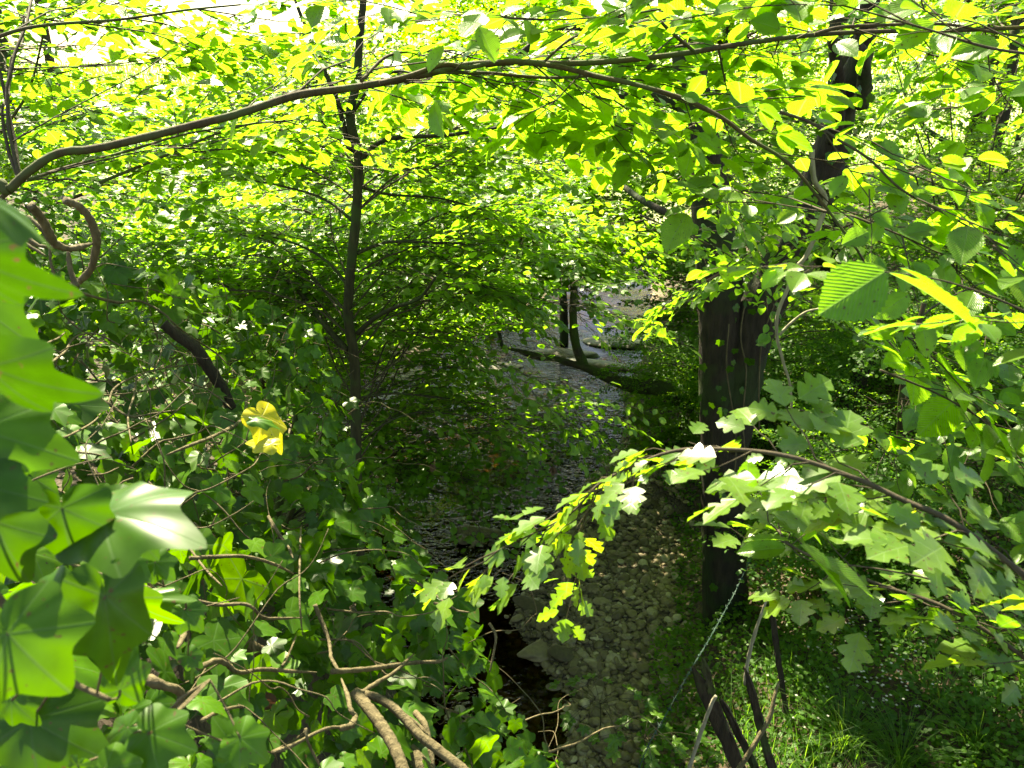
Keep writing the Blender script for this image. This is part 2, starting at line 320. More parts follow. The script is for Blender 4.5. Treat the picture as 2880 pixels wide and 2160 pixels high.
mb.add(W.reshape(-1, 3), [np.stack([ii, ii + 1, ii + 9, ii + 8], -1).reshape(-1, 4)])
tag(mb.build('water', water_mat()), kind='structure')

# ------------------------------------------------------------------ leaf templates  (x across, y along, z up; length 1)
def strip_leaf(rows, width, prof, cols=5, cup=.12, bend=.12, teeth=0., ruff=0., lobes=None):
    v = np.linspace(0, 1, rows); c = np.linspace(-1, 1, cols)
    w = prof(v) * width
    if teeth: w = w * (1 + teeth * np.where(np.arange(rows) % 2 == 0, 1, -1))
    if lobes is not None: w = w * lobes(v)
    x = c[None] * w[:, None]; y = np.repeat(v[:, None], cols, 1) + (np.abs(c)[None] * .06 if cols > 2 else 0) * (w[:, None] / (width + 1e-9))
    z = cup * np.abs(x) - bend * v[:, None] ** 2 + ruff * np.sin(v[:, None] * 40) * np.abs(c)[None] ** 2
    V = np.stack([x, y, z], -1).reshape(-1, 3); i = np.arange(rows - 1)[:, None] * cols + np.arange(cols - 1)[None]
    Fq = np.stack([i, i + 1, i + cols + 1, i + cols], -1).reshape(-1, 4)
    return V, [Fq], np.stack([np.tile(c, (rows, 1)) * np.minimum(1, w / width)[:, None], np.repeat(v[:, None], cols, 1)], -1).reshape(-1, 2)
elmprof = lambda v: np.power(np.sin(np.pi * np.clip(v, 0, 1) ** .82), .72) * (1 - .28 * np.clip(v - .6, 0, 1) * 2) + .012
hawlobe = lambda v: .40 + .74 * np.abs(np.sin(v * math.pi * 3.1)) ** .8
def polar_leaf(ang, rad, n, rings, cup=.05, bend=.15, ruff=0.05):
    ang = np.radians(np.concatenate([-np.array(ang[::-1][:-1]), ang])) if ang[0] == 0 else None
    rad = np.concatenate([np.array(rad[::-1][:-1]), rad])
    th = np.linspace(-math.pi * .985, math.pi * .985, n); r = np.interp(th, ang, rad)
    if n > 40: k_ = np.array([.04, .2, .52, .2, .04]); r = np.convolve(np.concatenate([r[-3:-1], r, r[1:3]]), k_, 'valid')
    V = [[0, 0, 0]]; 
    for q in range(1, rings + 1):
        k = q / rings; x = np.sin(th) * r * k; y = np.cos(th) * r * k
        z = -bend * (x * x + y * y) + cup * np.abs(x) + ruff * np.sin(th * 7) * k * k * .3
        V += list(np.stack([x, y, z], -1))
    V = np.array(V); tri = np.stack([np.zeros(n - 1, int), 1 + np.arange(1, n), 1 + np.arange(n - 1)], -1); Fs = [tri]
    if rings > 1:
        a = np.concatenate([1 + q * n + np.arange(n - 1) for q in range(rings - 1)])
        Fs.append(np.stack([a, a + 1, a + n + 1, a + n], -1))
    return V, Fs, V[:, :2].copy()
iv_a = [0, 12, 27, 42, 52, 62, 80, 100, 112, 125, 150, 180]; iv_r = [1, .80, .63, .72, .84, .68, .54, .62, .60, .50, .38, .16]
iv_r = [v * .62 for v in iv_r]
sy_a = [0, 8, 16, 24, 31, 40, 50, 58, 66, 78, 90, 103, 115, 130, 160, 180]; sy_r = [1, .78, .66, .44, .52, .84, .95, .70, .48, .46, .58, .62, .46, .32, .2, .06]
sy_r = [v * .6 for v in sy_r]
LT = {
 'elm': [strip_leaf(25, .33, elmprof, 5, .22, .16, .055, .004), strip_leaf(7, .33, elmprof, 3, .2, .15), strip_leaf(4, .36, lambda v: np.array([.05, .95, .8, .03]), 2, 0, .1)],
 'haw': [strip_leaf(22, .38, elmprof, 5, .15, .15, .03, 0, hawlobe), strip_leaf(10, .42, elmprof, 3, .15, .15, 0, 0, hawlobe), strip_leaf(4, .36, lambda v: np.array([.05, .95, .8, .03]), 2, 0, .1)],
 'ivy': [polar_leaf(iv_a, iv_r, 73, 6, .05, .55, .05), polar_leaf(iv_a, iv_r, 39, 1, .14, .3, .03), polar_leaf(iv_a, iv_r, 11, 1, .1, .2)],
 'syc': [polar_leaf(sy_a, sy_r, 61, 3, .1, .3, .1), polar_leaf(sy_a, sy_r, 41, 1, .1, .3), polar_leaf(sy_a, sy_r, 13, 1)],
}
def frames(d, nrm):
    d = d / (np.linalg.norm(d, axis=-1, keepdims=True) + 1e-9); x = np.cross(d, nrm); x /= np.linalg.norm(x, axis=-1, keepdims=True) + 1e-9
    z = np.cross(x, d); return np.stack([x, d, z], -1)      # columns
def put_leaves(mb, kind, lod, pos, d, nrm, size, rn, mat=0, widen=None):
    if len(pos) == 0: return
    V, Fs, UV = LT[kind][lod]; A = frames(np.asarray(d, float), np.asarray(nrm, float)); n = len(pos); k = len(V)
    Vw = np.einsum('nij,kj->nki', A, V)
    if widen is not None: Vw += 0
    W_ = Vw * np.asarray(size)[:, None, None] + np.asarray(pos)[:, None]
    off = (np.arange(n) * k)[:, None, None]
    mb.add(W_.reshape(-1, 3), [(f[None] + off).reshape(-1, f.shape[1]) for f in Fs], mat, np.tile(UV, (n, 1)), np.repeat(rn, k))
def clear_mask(pos, r):
    px, py, D = proj(pos); keep = np.ones(len(pos), bool); u = r.uniform(0, 1, len(pos))
    for cx, cy_, rx, ry, dm, pr in GAPS:
        q = ((px - cx) / rx) ** 2 + ((py - cy_) / ry) ** 2; keep &= ~((q < 1 + .5 * (u - .5)) & (D < dm) & (D > 1.45) & (u > pr))
    for L_, w, dm, pr in LINES:
        a = np.array(L_); 
        for i in range(len(a) - 1):
            d = a[i + 1] - a[i]; t = np.clip(((px - a[i, 0]) * d[0] + (py - a[i, 1]) * d[1]) / (d @ d), 0, 1)
            q = np.hypot(px - a[i, 0] - t * d[0], py - a[i, 1] - t * d[1]); keep &= ~((q < w + 30 / np.maximum(D, 1)) & (D < dm) & (u > pr))
    return keep
def unit(v): return v / (np.linalg.norm(v, axis=-1, keepdims=True) + 1e-9)

# ---- sprays: a twig with two ranks of leaves, kept as leaf placements + twig segments in local space (along +Y, normal +Z)
def make_spray(length, gap, leaf, r, side=2, jit=.35, petiole=.12, droop=.12):
    pos, d, nr, sz, seg = [], [], [], [], []
    def run(o, a, ln, lvl):
        n = max(3, int(ln / gap)); pts = [o]; h = a; p = o.copy()
        for i in range(n):
            h = h + r.normal(0, .10) + (.12 if i % 2 else -.12); p = p + np.array([math.sin(h), math.cos(h), 0]) * ln / n
            p[2] = o[2] - droop * ((i + 1) / n) ** 2 * ln + r.normal(0, .004); pts.append(p.copy())
            s = 1 if i % 2 else -1; t = i / n
            la = h + s * r.uniform(.7, 1.25); ld = np.array([math.sin(la), math.cos(la), r.normal(-.18, jit * .6)])
            ln_ = leaf * (1 - .35 * abs(t - .55)) * r.uniform(.7, 1.15)
            b = p + ld * petiole * leaf; pos.append(b); d.append(ld); nr.append([r.normal(0, jit * .6), r.normal(0, jit * .6), 1]); sz.append(ln_)
            if lvl > 0 and i in (1, 2, 4, 6) and ln > 3 * gap: run(p.copy(), h + s * -r.uniform(.6, 1.0), ln * r.uniform(.35, .6), lvl - 1)
        ld = np.array([math.sin(h), math.cos(h), -.2]); pos.append(p); d.append(ld); nr.append([0, 0, 1]); sz.append(leaf * r.uniform(.8, 1.1))
        seg.append(np.array(pts))
    run(np.zeros(3), 0, length, side)
    return dict(pos=np.array(pos), d=np.array(d), nr=np.array(nr, float), sz=np.array(sz), seg=seg)
rs = np.random.default_rng(5)
SPR = {'elm': [make_spray(.42, .05, .078, rs, 1) for _ in range(9)],
       'elmbig': [make_spray(.40, .065, .10, rs, 1, jit=.45) for _ in range(7)],
       'haz': [make_spray(.55, .062, .085, rs, 2, jit=.3) for _ in range(7)],
       'small': [make_spray(.32, .024, .030, rs, 2, jit=.6) for _ in range(7)],
       'shade': [make_spray(.8, .08, .13, rs, 1, jit=.5) for _ in range(6)],
       'far': [make_spray(.75, .075, .11, rs, 2, jit=.55) for _ in range(8)],
       'haw': [make_spray(.10, .024, .060, rs, 0, jit=.3, petiole=.35) for _ in range(8)]}
def twig_tpl(sprays, r0, sides=3):
    for s in sprays:
        m_ = MB()
        for sg in s['seg']: tube(m_, sg[::2] if len(sg) > 6 else sg, [r0, r0 * .35], sides, cap=False)
        s['tw'] = (np.concatenate(m_.V), np.concatenate(m_.Fc))
for k_, r_ in (('elm', .0022), ('elmbig', .0022), ('haz', .0025), ('small', .0016), ('shade', .005), ('far', .005), ('haw', .0016)): twig_tpl(SPR[k_], r_)
def put_sprays(mb, kind, leafkind, pos, d, nrm, scale=1., lods=(3.0, 7.0), r=rng, tint=(.0, 1.), force=None, twigs=True):
    pos = np.asarray(pos, float)
    if len(pos) == 0: return
    A = frames(np.asarray(d, float), np.asarray(nrm, float)); S = SPR[kind]; n = len(pos)
    which = r.integers(0, len(S), n); sc = np.full(n, scale) * r.uniform(.8, 1.2, n)
    dist = np.linalg.norm(pos - CAM, axis=1); lod = np.where(dist < lods[0], 0, np.where(dist < lods[1], 1, 2))
    if force is not None: lod[:] = force
    base = r.uniform(0, 1, n)
    for w in range(len(S)):
        for l in (0, 1, 2):
            ix = np.where((which == w) & (lod == l))[0]
            if not len(ix): continue
            s = S[w]; a = A[ix]; c = sc[ix]; m_ = len(s['pos']); q = len(ix)
            pw = np.einsum('nij,kj->nki', a, s['pos']) * c[:, None, None] + pos[ix][:, None]
            dj = s['d'][None] + r.normal(0, .12, (q, m_, 3)); nj = s['nr'][None] + r.normal(0, .15, (q, m_, 3))
            dw = np.einsum('nij,nkj->nki', a, dj); nw = np.einsum('nij,nkj->nki', a, nj)
            rn = np.clip(base[ix][:, None] * .6 + r.uniform(0, .4, (q, m_)), 0, 1) * (tint[1] - tint[0]) + tint[0]
            szs = (s['sz'][None] * c[:, None]) * r.uniform(.62, 1.15, (q, m_))
            keep = (r.uniform(0, 1, (q, m_)) > .06).ravel() & clear_mask(pw.reshape(-1, 3), r)
            put_leaves(mb, leafkind, l, pw.reshape(-1, 3)[keep], dw.reshape(-1, 3)[keep], nw.reshape(-1, 3)[keep], szs.ravel()[keep], rn.ravel()[keep])
            if twigs and l < 2 or (twigs and kind in ('elm', 'haz') and l == 2):
                V, Fq = s['tw']; k = len(V); Vw = np.einsum('nij,kj->nki', a, V) * c[:, None, None] + pos[ix][:, None]
                mb.add(Vw.reshape(-1, 3), [(Fq[None] + (np.arange(q) * k)[:, None, None]).reshape(-1, Fq.shape[1])], 1)

SUNB = np.array([-.12, .30, 0])
def branchlets(crown, path, r0, kind, leafkind, step=.22, blen=.7, scale=1., r=rng, start=.15, tip=True, spread=1., updir=.05, sgap=.2, tint=(0, 1), lods=(3.0, 7.0), twigs=True, jitter=.25, away=0.):
    """side shoots in a roughly level fan along a limb, each carrying sprays"""
    L_ = np.concatenate([[0], np.cumsum(np.linalg.norm(np.diff(path, axis=0), axis=1))]); tot = L_[-1]
    at_ = lambda s: np.array([np.interp(s, L_, path[:, i]) for i in range(3)])
    s = tot * start; k = r.integers(0, 2); pos, dd, nn = [], [], []
    up = np.array([0, 0, 1.])
    while s < tot:
        p = at_(s); t = unit(at_(min(s + .05, tot)) - at_(max(s - .05, 0))); sdv = np.cross(t, up)
        if np.linalg.norm(sdv) < .2: sdv = unit(np.array([r.normal(), r.normal(), 0]))
        sdv = unit(sdv) * (1 if k % 2 else -1); k += 1
        dv = unit(t * r.uniform(.3, .9) * (1 if abs(t[2]) < .7 else .15) + sdv * spread + up * (updir + r.normal(0, jitter)))
        if away and dv[1] < away: dv[1] = away + abs(dv[1] - away) * .4; dv = unit(dv)
        ln = blen * (1 - .55 * s / tot) * r.uniform(.6, 1.25); m_ = max(2, int(ln / .12)); q = np.linspace(0, 1, m_)[:, None]
        bp = p + dv * ln * q + up * (-.14 * ln * q * q) + r.normal(0, .012, (m_, 3)) * q
        if twigs: tube(crown, bp, [r0 * .45 + .001, .0018], 4, 1, cap=False)
        g = 0.; n_s = max(1, int(ln / sgap))
        for j in range(n_s + 1):
            f = (j + .6) / (n_s + 1) if j < n_s else 1.; b = bp[min(m_ - 1, int(f * (m_ - 1)))]
            sd2 = np.cross(dv, up) * (1 if (j + k) % 2 else -1) * (0 if j == n_s else r.uniform(.5, 1.1))
            pos.append(b); dd.append(unit(dv + sd2 + up * r.normal(-.1, .16))); nn.append(up + SUNB + r.normal(0, .2, 3))
        s += step * r.uniform(.7, 1.35)
    if tip: pos.append(path[-1]); dd.append(unit(path[-1] - path[-3])); nn.append(up + SUNB + r.normal(0, .2, 3))
    put_sprays(crown, kind, leafkind, np.array(pos), np.array(dd), np.array(nn), scale, lods, r, tint, twigs=twigs)
def limb_path(a, b, arch=.12, r=rng, n=9, wob=.03):
    a = np.asarray(a, float); b = np.asarray(b, float); t = np.linspace(0, 1, n)[:, None]; ln = np.linalg.norm(b - a)
    p = a * (1 - t) + b * t + np.array([0, 0, 1.]) * arch * ln * np.sin(np.pi * t) ; w = r.normal(0, wob * ln, (n, 3)); w[0] = 0; w[-1] = 0
    w = (w + np.roll(w, 1, 0) + np.roll(w, -1, 0)) / 3; w[0] = 0; return p + w
def in_ell(c, rad, n, r):
    v = unit(r.normal(0, 1, (n, 3))) * r.uniform(0, 1, (n, 1)) ** .4; return np.asarray(c) + v * np.asarray(rad)

def tree(name, label, trunk, tr, regions, kind='elm', leafkind='elm', leafmat='elm', bark='smooth', scale=1., step=.22, blen=.7,
         cat='tree', group=None, limb_r=.02, sgap=.2, seed=1, tint=(0, 1), lods=(3.0, 7.0), twigs=True, extra=None, trunk_sides=10, rough=.03, arch=.1, away=0.):
    """trunk: points; regions: (centre, radii, limbs) - limbs grow from the trunk to points in each region"""
    r = np.random.default_rng(seed); tp = spline(trunk, sub=6); root = empty(name, tp[0], label, cat, group)
    m_ = MB(); tube(m_, tp, tr, trunk_sides, 0, rough); m_.build('trunk', [M[bark]], root)
    cr = MB()
    for c, rad, n in regions:
        for e in in_ell(c, rad, n, r):
            dz = tp[:, 2] - (e[2] - .18 * np.linalg.norm((e - tp[-1])[:2])); i = int(np.argmin(np.abs(dz) + .25 * np.linalg.norm(tp - e, axis=1)))
            i = max(i, 1); pth = limb_path(tp[i], e, arch, r)
            tube(cr, pth, [limb_r, .004], 5, 1, cap=False)
            branchlets(cr, pth, limb_r * .5, kind, leafkind, step, blen, scale, r, .2, sgap=sgap, tint=tint, lods=lods, twigs=twigs, away=away)
    if extra: extra(root, cr, r)
    if cr.n: cr.build('crown', [M[leafmat], M['twig']], root, smooth=True)
    return root
def limb(root, pts, rad, bark='smooth', sides=7, rough=.04, name='limb', sub=6):
    m_ = MB(); p = spline(pts, sub=sub); tube(m_, p, rad, sides, 0, rough); m_.build(name, [M[bark]], root); return p
def g3(px, py, z=None):
    return PZ(px, py, 0. if z is None else z)
def onground(x, y): return np.array([x, y, float(ground_z(np.array([x]), np.array([y]))[0])])
def T_(tx, ty, *pts): return [(341.33 * tx + .1543 * x, 256 * ty + .1543 * y) for x, y in pts]
def S_(*pts): return [(x / 2.16, y / 2.16) for x, y in pts]
def onY(px, Ys_):                                    # pixels -> world points at distances Y (scalar or list)
    Ys_ = np.broadcast_to(np.asarray(Ys_, float), (len(px),)) if np.isscalar(Ys_) else np.interp(np.linspace(0, 1, len(px)), np.linspace(0, 1, len(Ys_)), Ys_)
    return np.array([PY(a, b, y) for (a, b), y in zip(px, Ys_)])

# ------------------------------------------------------------------ stones
def ico(sub):
    t = (1 + 5 ** .5) / 2; V = [(-1, t, 0), (1, t, 0), (-1, -t, 0), (1, -t, 0), (0, -1, t), (0, 1, t), (0, -1, -t), (0, 1, -t), (t, 0, -1), (t, 0, 1), (-t, 0, -1), (-t, 0, 1)]
    Fc = [(0, 11, 5), (0, 5, 1), (0, 1, 7), (0, 7, 10), (0, 10, 11), (1, 5, 9), (5, 11, 4), (11, 10, 2), (10, 7, 6), (7, 1, 8), (3, 9, 4), (3, 4, 2), (3, 2, 6), (3, 6, 8), (3, 8, 9), (4, 9, 5), (2, 4, 11), (6, 2, 10), (8, 6, 7), (9, 8, 1)]
    V = [np.array(v) / np.linalg.norm(v) for v in V]
    for _ in range(sub):
        cch = {}; nf = []
        def mid(a, b):
            k = (min(a, b), max(a, b))
            if k not in cch: v = V[a] + V[b]; V.append(v / np.linalg.norm(v)); cch[k] = len(V) - 1
            return cch[k]
        for a, b, c in Fc: x, y, z = mid(a, b), mid(b, c), mid(c, a); nf += [(a, x, z), (b, y, x), (c, z, y), (x, y, z)]
        Fc = nf
    return np.array(V), np.array(Fc)
I1, I2, I3 = ico(1), ico(2), ico(3)
def stone_shape(I, r, flat=.6, ang=.25, lon=1.3):
    V = I[0].copy()
    for _ in range(5):                                 # cut a few facets, then roughen
        n = unit(r.normal(0, 1, 3)); h = r.uniform(.55, .9); d = V @ n; V = V - np.maximum(d - h, 0)[:, None] * n * ang * 3
    V *= 1 + .05 * np.sin(V @ r.normal(0, 4, 3))[:, None]
    return V * np.array([lon, 1, flat])
r = np.random.default_rng(3)
tpls = [stone_shape(I1, r, r.uniform(.45, .8), r.uniform(.1, .33), r.uniform(1, 1.5)) for _ in range(12)]
mb = MB(); n = 14500
y = 4.2 + 5.6 * r.uniform(0, 1, n) ** 1.15; rr_ = np.interp(y, YS, RX); gg = np.interp(y, YS, GX); x = rr_ - .95 + (gg - rr_ + 1.35) * r.uniform(0, 1, n) ** .75
n2 = 1300; y = np.concatenate([y, r.uniform(8.5, 18, n2)]); l2 = np.interp(y[n:], YS, LX); r2 = np.interp(y[n:], YS, RX)
u2 = np.where(r.uniform(0, 1, n2) < .55, r.beta(1, 4, n2), 1 - r.beta(1, 5, n2)); x = np.concatenate([x, l2 - .3 + (r2 - l2 + .6) * u2])
sz = np.clip(r.lognormal(-4.05, .55, n + n2), .008, .06); z = ground_z(x, y)
ok = (z > -.3); x, y, z, sz = x[ok], y[ok], z[ok], sz[ok]
w = r.integers(0, 12, len(x)); az = r.uniform(0, 6.283, len(x)); tl = r.normal(0, .22, (len(x), 2))
for q in range(12):
    i = np.where(w == q)[0]; V = tpls[q]; c, s = np.cos(az[i]), np.sin(az[i])
    W = V[None] * sz[i][:, None, None]; X_ = W[..., 0] * c[:, None] - W[..., 1] * s[:, None]; Y_ = W[..., 0] * s[:, None] + W[..., 1] * c[:, None]
    Z_ = W[..., 2] + X_ * tl[i, 0:1] + Y_ * tl[i, 1:2]
    W = np.stack([X_ + x[i][:, None], Y_ + y[i][:, None], Z_ + (z[i] + sz[i] * .22)[:, None]], -1)
    mb.add(W.reshape(-1, 3), [(I1[1][None] + (np.arange(len(i)) * len(V))[:, None, None]).reshape(-1, 3)], 0, None, np.repeat(r.uniform(0, 1, len(i)), len(V)))
tag(mb.build('gravel', M['stone']), kind='stuff')
# the larger stones, each a thing
protos = []
for q in range(7):
    m_ = MB(); V = stone_shape(I3, r, r.uniform(.5, .75), r.uniform(.2, .33), r.uniform(1.05, 1.5)); m_.add(V, [I3[1]]); o = m_.build('stone', M['stone']); protos.append(o.data)
    bpy.data.objects.remove(o)
rprotos = [d.copy() for d in protos]
for d in rprotos: d.materials.clear(); d.materials.append(M['rock'])
def stone(px, py, size, label, group=None, q=0, rot=0., sc=(1, 1, 1), name='stone', tilt=0., zz=None):
    p = PZ(px, py, .05); z = float(ground_z(p[:1], p[1:2])[0]) if zz is None else zz
    if name == 'rock': size *= .8; z = max(z, -size * sc[2] * .25)
    o = bpy.data.objects.new(name, (rprotos if name == 'rock' else protos)[q % 7]); COL.objects.link(o); o.location = (p[0], p[1], z + size * sc[2] * .25)
    o.rotation_euler = (tilt, tilt * .6, rot); o.scale = [size * k for k in sc]; return tag(o, label, name, group)
for px, py, s, lb, q, rot, sc, tl in [
    (541, 649, .17, 'flat angular slab stone lying half in the water at the gravel edge', 1, .5, (1.3, .8, .38), .1),
    (535, 612, .14, 'dark wedge shaped slab leaning by the rippled water edge', 3, -.6, (1.4, .6, .4), .2),
    (529, 675, .09, 'pale round boulder standing in the shallows beside smaller gravel', 2, .1, (.9, .9, .95), 0),
    (503, 683, .15, 'long dark slab awash in the shallow stream', 4, -.6, (1.5, .5, .35), .1),
    (563, 615, .09, 'tall upright pale pebble wedged in the gravel bar', 5, 1.2, (1.2, .6, .8), .4),
    (570, 604, .08, 'smooth grey cobble on the middle of the gravel bar', 0, .2, (1, 1, .7), 0),
    (600, 606, .08, 'flat oblong stone at the back of the gravel bar', 6, .2, (1.4, .8, .45), 0),
    (555, 682, .065, 'ball shaped light stone in front of the flat slab', 2, 0, (.95, .9, 1), 0),
    (565, 659, .10, 'two tone mossy stone beside the flat angular slab', 3, -.4, (1.3, .8, .6), .2),
    (400, 467, .16, 'square slab sticking out of the bright riffle', 1, .4, (1.2, .9, .4), 0),
    (477, 530, .14, 'low brown rock at the ivy side of the pool', 4, -.2, (1.5, .8, .5), 0),
    (478, 528+72, .18, 'broad yellowish slab in the water under the ivy', 0, .3, (1.5, .9, .35), 0)]:
    stone(px, py, s, lb, None, q, rot, sc, 'stone', tl)
for px, py, s, lb, q, rot, sc in [
    (620, 341, .55, 'long pale sandy rock ledge beyond the fallen limb', 5, -.2, (1.5, .75, .35)),
    (560, 352, .50, 'dark wet rock ledge under the upright stem', 1, -.1, (1.8, .7, .35)),
    (597, 362, .42, 'black wet ledge dropping to the small cascade', 3, -.3, (1.9, .6, .4)),
    (478, 362, .45, 'buff flat rock shelf left of the dark water', 6, -.15, (2.0, .8, .25)),
    (395, 373, .42, 'smooth sandstone shelf in the brown shallows', 0, .1, (1.6, .9, .22)),
    (455, 395, .30, 'brown slab shelf beside the glittering riffle', 2, -.2, (1.7, .8, .25)),
    (509, 321, .36, 'dark flat rock near the upstream bend', 4, .1, (1.5, .8, .3)),
    (487, 400, .13, 'pale square cobble at the foot of the rock shelves', 3, .3, (1, .8, .6))]:
    stone(px, py, s, lb, None, q, rot, sc, 'rock')
for i in range(130):
    yy = r.uniform(4.5, 8.3); a = np.interp(yy, YS, RX); b = np.interp(yy, YS, GX); xx = r.uniform(a - .15, b + .1); px, py, _ = proj(np.array([xx, yy, .05]))
    stone(px, py, r.uniform(.032, .056), 'rounded tan cobble among the gravel of the stream bar', 'cobbles scattered on the gravel bar', r.integers(0, 7), r.uniform(0, 6), (1, r.uniform(.7, 1), r.uniform(.6, .9)), 'cobble', r.uniform(-.3, .3))

# ------------------------------------------------------------------ undergrowth and grass (ground cover)
def scatter(n, y0, y1, x0, x1, r):
    y = y0 + (y1 - y0) * r.uniform(0, 1, n) ** 1.5; w = np.clip(.75 * y + 1.2, 1, 99); x = r.uniform(-1, 1, n) * w
    k = (x > x0) & (x < x1); return x[k], y[k]
def cover(name, n, y0, y1, side, hmax, leafkind, matk, size, seed, lod=2, clump=1.3, thr=.35, flat=.8):
    r = np.random.default_rng(seed); x, y = scatter(n, y0, y1, -99, 99, r)
    g = np.interp(y, YS, GX); l = np.interp(y, YS, LX); k = (x > g + .0 + .6 * (vnoise(x, y, 1.3, 4) - .45)) if side > 0 else (x < l - .25)
    x, y = x[k], y[k]; nz = vnoise(x, y, clump, seed); k = nz > thr; x, y, nz = x[k], y[k], nz[k]
    h = hmax * (nz - thr) / (1 - thr) * r.uniform(.05, 1.1, len(x)) + .02; p = np.stack([x, y, ground_z(x, y) + h], -1)
    a = r.uniform(0, 6.283, len(x)); d = np.stack([np.cos(a), np.sin(a), r.normal(-.2, .3, len(x))], -1); nr = np.stack([r.normal(0, .4, len(x)), r.normal(-.15, .4, len(x)), np.full(len(x), 1.)], -1)
    m_ = MB(); put_leaves(m_, leafkind, lod, p, d, nr, size * r.uniform(.5, 1.25, len(x)), np.clip(nz * .6 + r.uniform(0, .5, len(x)), 0, 1)); return tag(m_.build(name, M[matk]), kind='stuff')
cover('undergrowth', 170000, 2.2, 12, 1, .5, 'elm', 'small', .045, 31, thr=.12)
cover('ground_cover', 60000, 9, 27, 1, .9, 'elm', 'small', .10, 32, thr=.2)
cover('bank_undergrowth', 70000, 4, 26, -1, .7, 'elm', 'small', .085, 33, thr=.2)
def blades(mb, x, y, z, h, w, r, lean=.5, az=None):
    n = len(x); a = r.uniform(0, 6.283, n) if az is None else az; t = np.linspace(0, 1, 6)[None]
    ln = h[:, None]; ben = np.clip(r.normal(lean, .2, n), .05, 1.3)[:, None]
    rad = ln * ben * t ** 1.8; zz = ln * (t - .42 * ben * t ** 2.6)
    cx = x[:, None] + np.cos(a)[:, None] * rad; cy_ = y[:, None] + np.sin(a)[:, None] * rad; wd = w[:, None] * (1 - t) ** .6 * np.minimum(1, t * 6 + .5)
    nxv = -np.sin(a)[:, None] * wd; nyv = np.cos(a)[:, None] * wd
    A = np.stack([cx - nxv, cy_ - nyv, z[:, None] + zz], -1); B = np.stack([cx + nxv, cy_ + nyv, z[:, None] + zz], -1)
    V = np.stack([A, B], 2).reshape(-1, 3); i = (np.arange(n) * 12)[:, None] + np.arange(5)[None] * 2; i = i.ravel()
    mb.add(V, [np.stack([i, i + 1, i + 3, i + 2], -1)], 0, np.tile(np.stack([np.tile([-.5, .5], 6), np.repeat(np.linspace(0, 1, 6), 2)], -1), (n, 1)), np.repeat(r.uniform(0, 1, n), 12))
r = np.random.default_rng(41); x, y = scatter(26000, 2.4, 9, .6, 99, r); g = np.interp(y, YS, GX)
k = (x > g + .5) & (vnoise(x, y, 1.1, 44) > .42); x, y = x[k], y[k]; m_ = MB()
blades(m_, x, y, ground_z(x, y), r.uniform(.2, .55, len(x)), r.uniform(.002, .0045, len(x)), r, .6); tag(m_.build('grass', M['grass']), kind='stuff')
r = np.random.default_rng(45); n = 22000; y = 24 + 60 * r.uniform(0, 1, n) ** 1.4; x = r.uniform(-1, 1, n) * (y * .75 + 3)
m_ = MB(); blades(m_, x, y, ground_z(x, y), r.uniform(.2, .6, n), .012 + .0006 * y, r, .4); tag(m_.build('meadow_grass', M['grass']), kind='stuff')
# grass tufts one can point at
for i, (px, py, n, h, lb) in enumerate([
    (902, 640, 46, .42, 'tall fan of arching grass on the dark slope right of the thin stake'),
    (842, 745, 80, .42, 'broad bright grass tuft at the bottom edge right of the leaning post'),
    (900, 765, 70, .40, 'dense grass tuft at the bottom edge beyond the broad bright one'),
    (975, 750, 60, .40, 'long bladed grass tuft in the bottom right corner'),
    (865, 590, 30, .38, 'thin arching grass tuft under the large sunlit elm leaves'),
    (800, 690, 30, .30, 'short grass tuft beside the foot of the thin stake'),
    (985, 640, 40, .36, 'grass tuft on the slope at the right picture edge'),
    (940, 705, 46, .34, 'shaggy grass tuft halfway down the dark grassy slope')]):
    p = PZ(px, py, .75)
    for _ in range(6): p = PZ(px, py, float(ground_z(p[:1], p[1:2])[0]))
    n = int(n * 1.7); r = np.random.default_rng(60 + i); m_ = MB(); a = r.uniform(0, 6.283, n); q = r.uniform(0, .09, n)
    blades(m_, p[0] + np.cos(a) * q, p[1] + np.sin(a) * q, np.full(n, p[2] - .02), 1.2 * h * r.uniform(.5, 1.2, n), r.uniform(.002, .0042, n), r, .75, a); tag(m_.build('grass_tuft', M['grass']), lb, 'grass tuft')
# small white flowers in the grass
r = np.random.default_rng(77); m_ = MB(); n = 170; pos = []
for c in [(862, 640), (855, 690), (820, 660), (880, 720), (838, 600), (905, 700), (800, 700), (860, 620)]:
    for _ in range(21):
        p = PZ(c[0] + r.normal(0, 16), c[1] + r.normal(0, 18), .8)
        for _ in range(5): z = float(ground_z(p[:1], p[1:2])[0]); p = CAM + (p - CAM) * ((z - CAMZ) / (p[2] - CAMZ))
        pos.append(p + [0, 0, r.uniform(.12, .35)])
pos = np.array(pos); n = len(pos)
for q in range(5):
    a = q * 1.2566 + r.uniform(0, .3, n); d = np.stack([np.cos(a), np.sin(a), np.full(n, .25)], -1); put_leaves(m_, 'elm', 2, pos, d, np.tile([0, 0, 1.], (n, 1)), np.full(n, .011), np.full(n, .5))
tag(m_.build('wildflowers', M['petal']), kind='stuff')

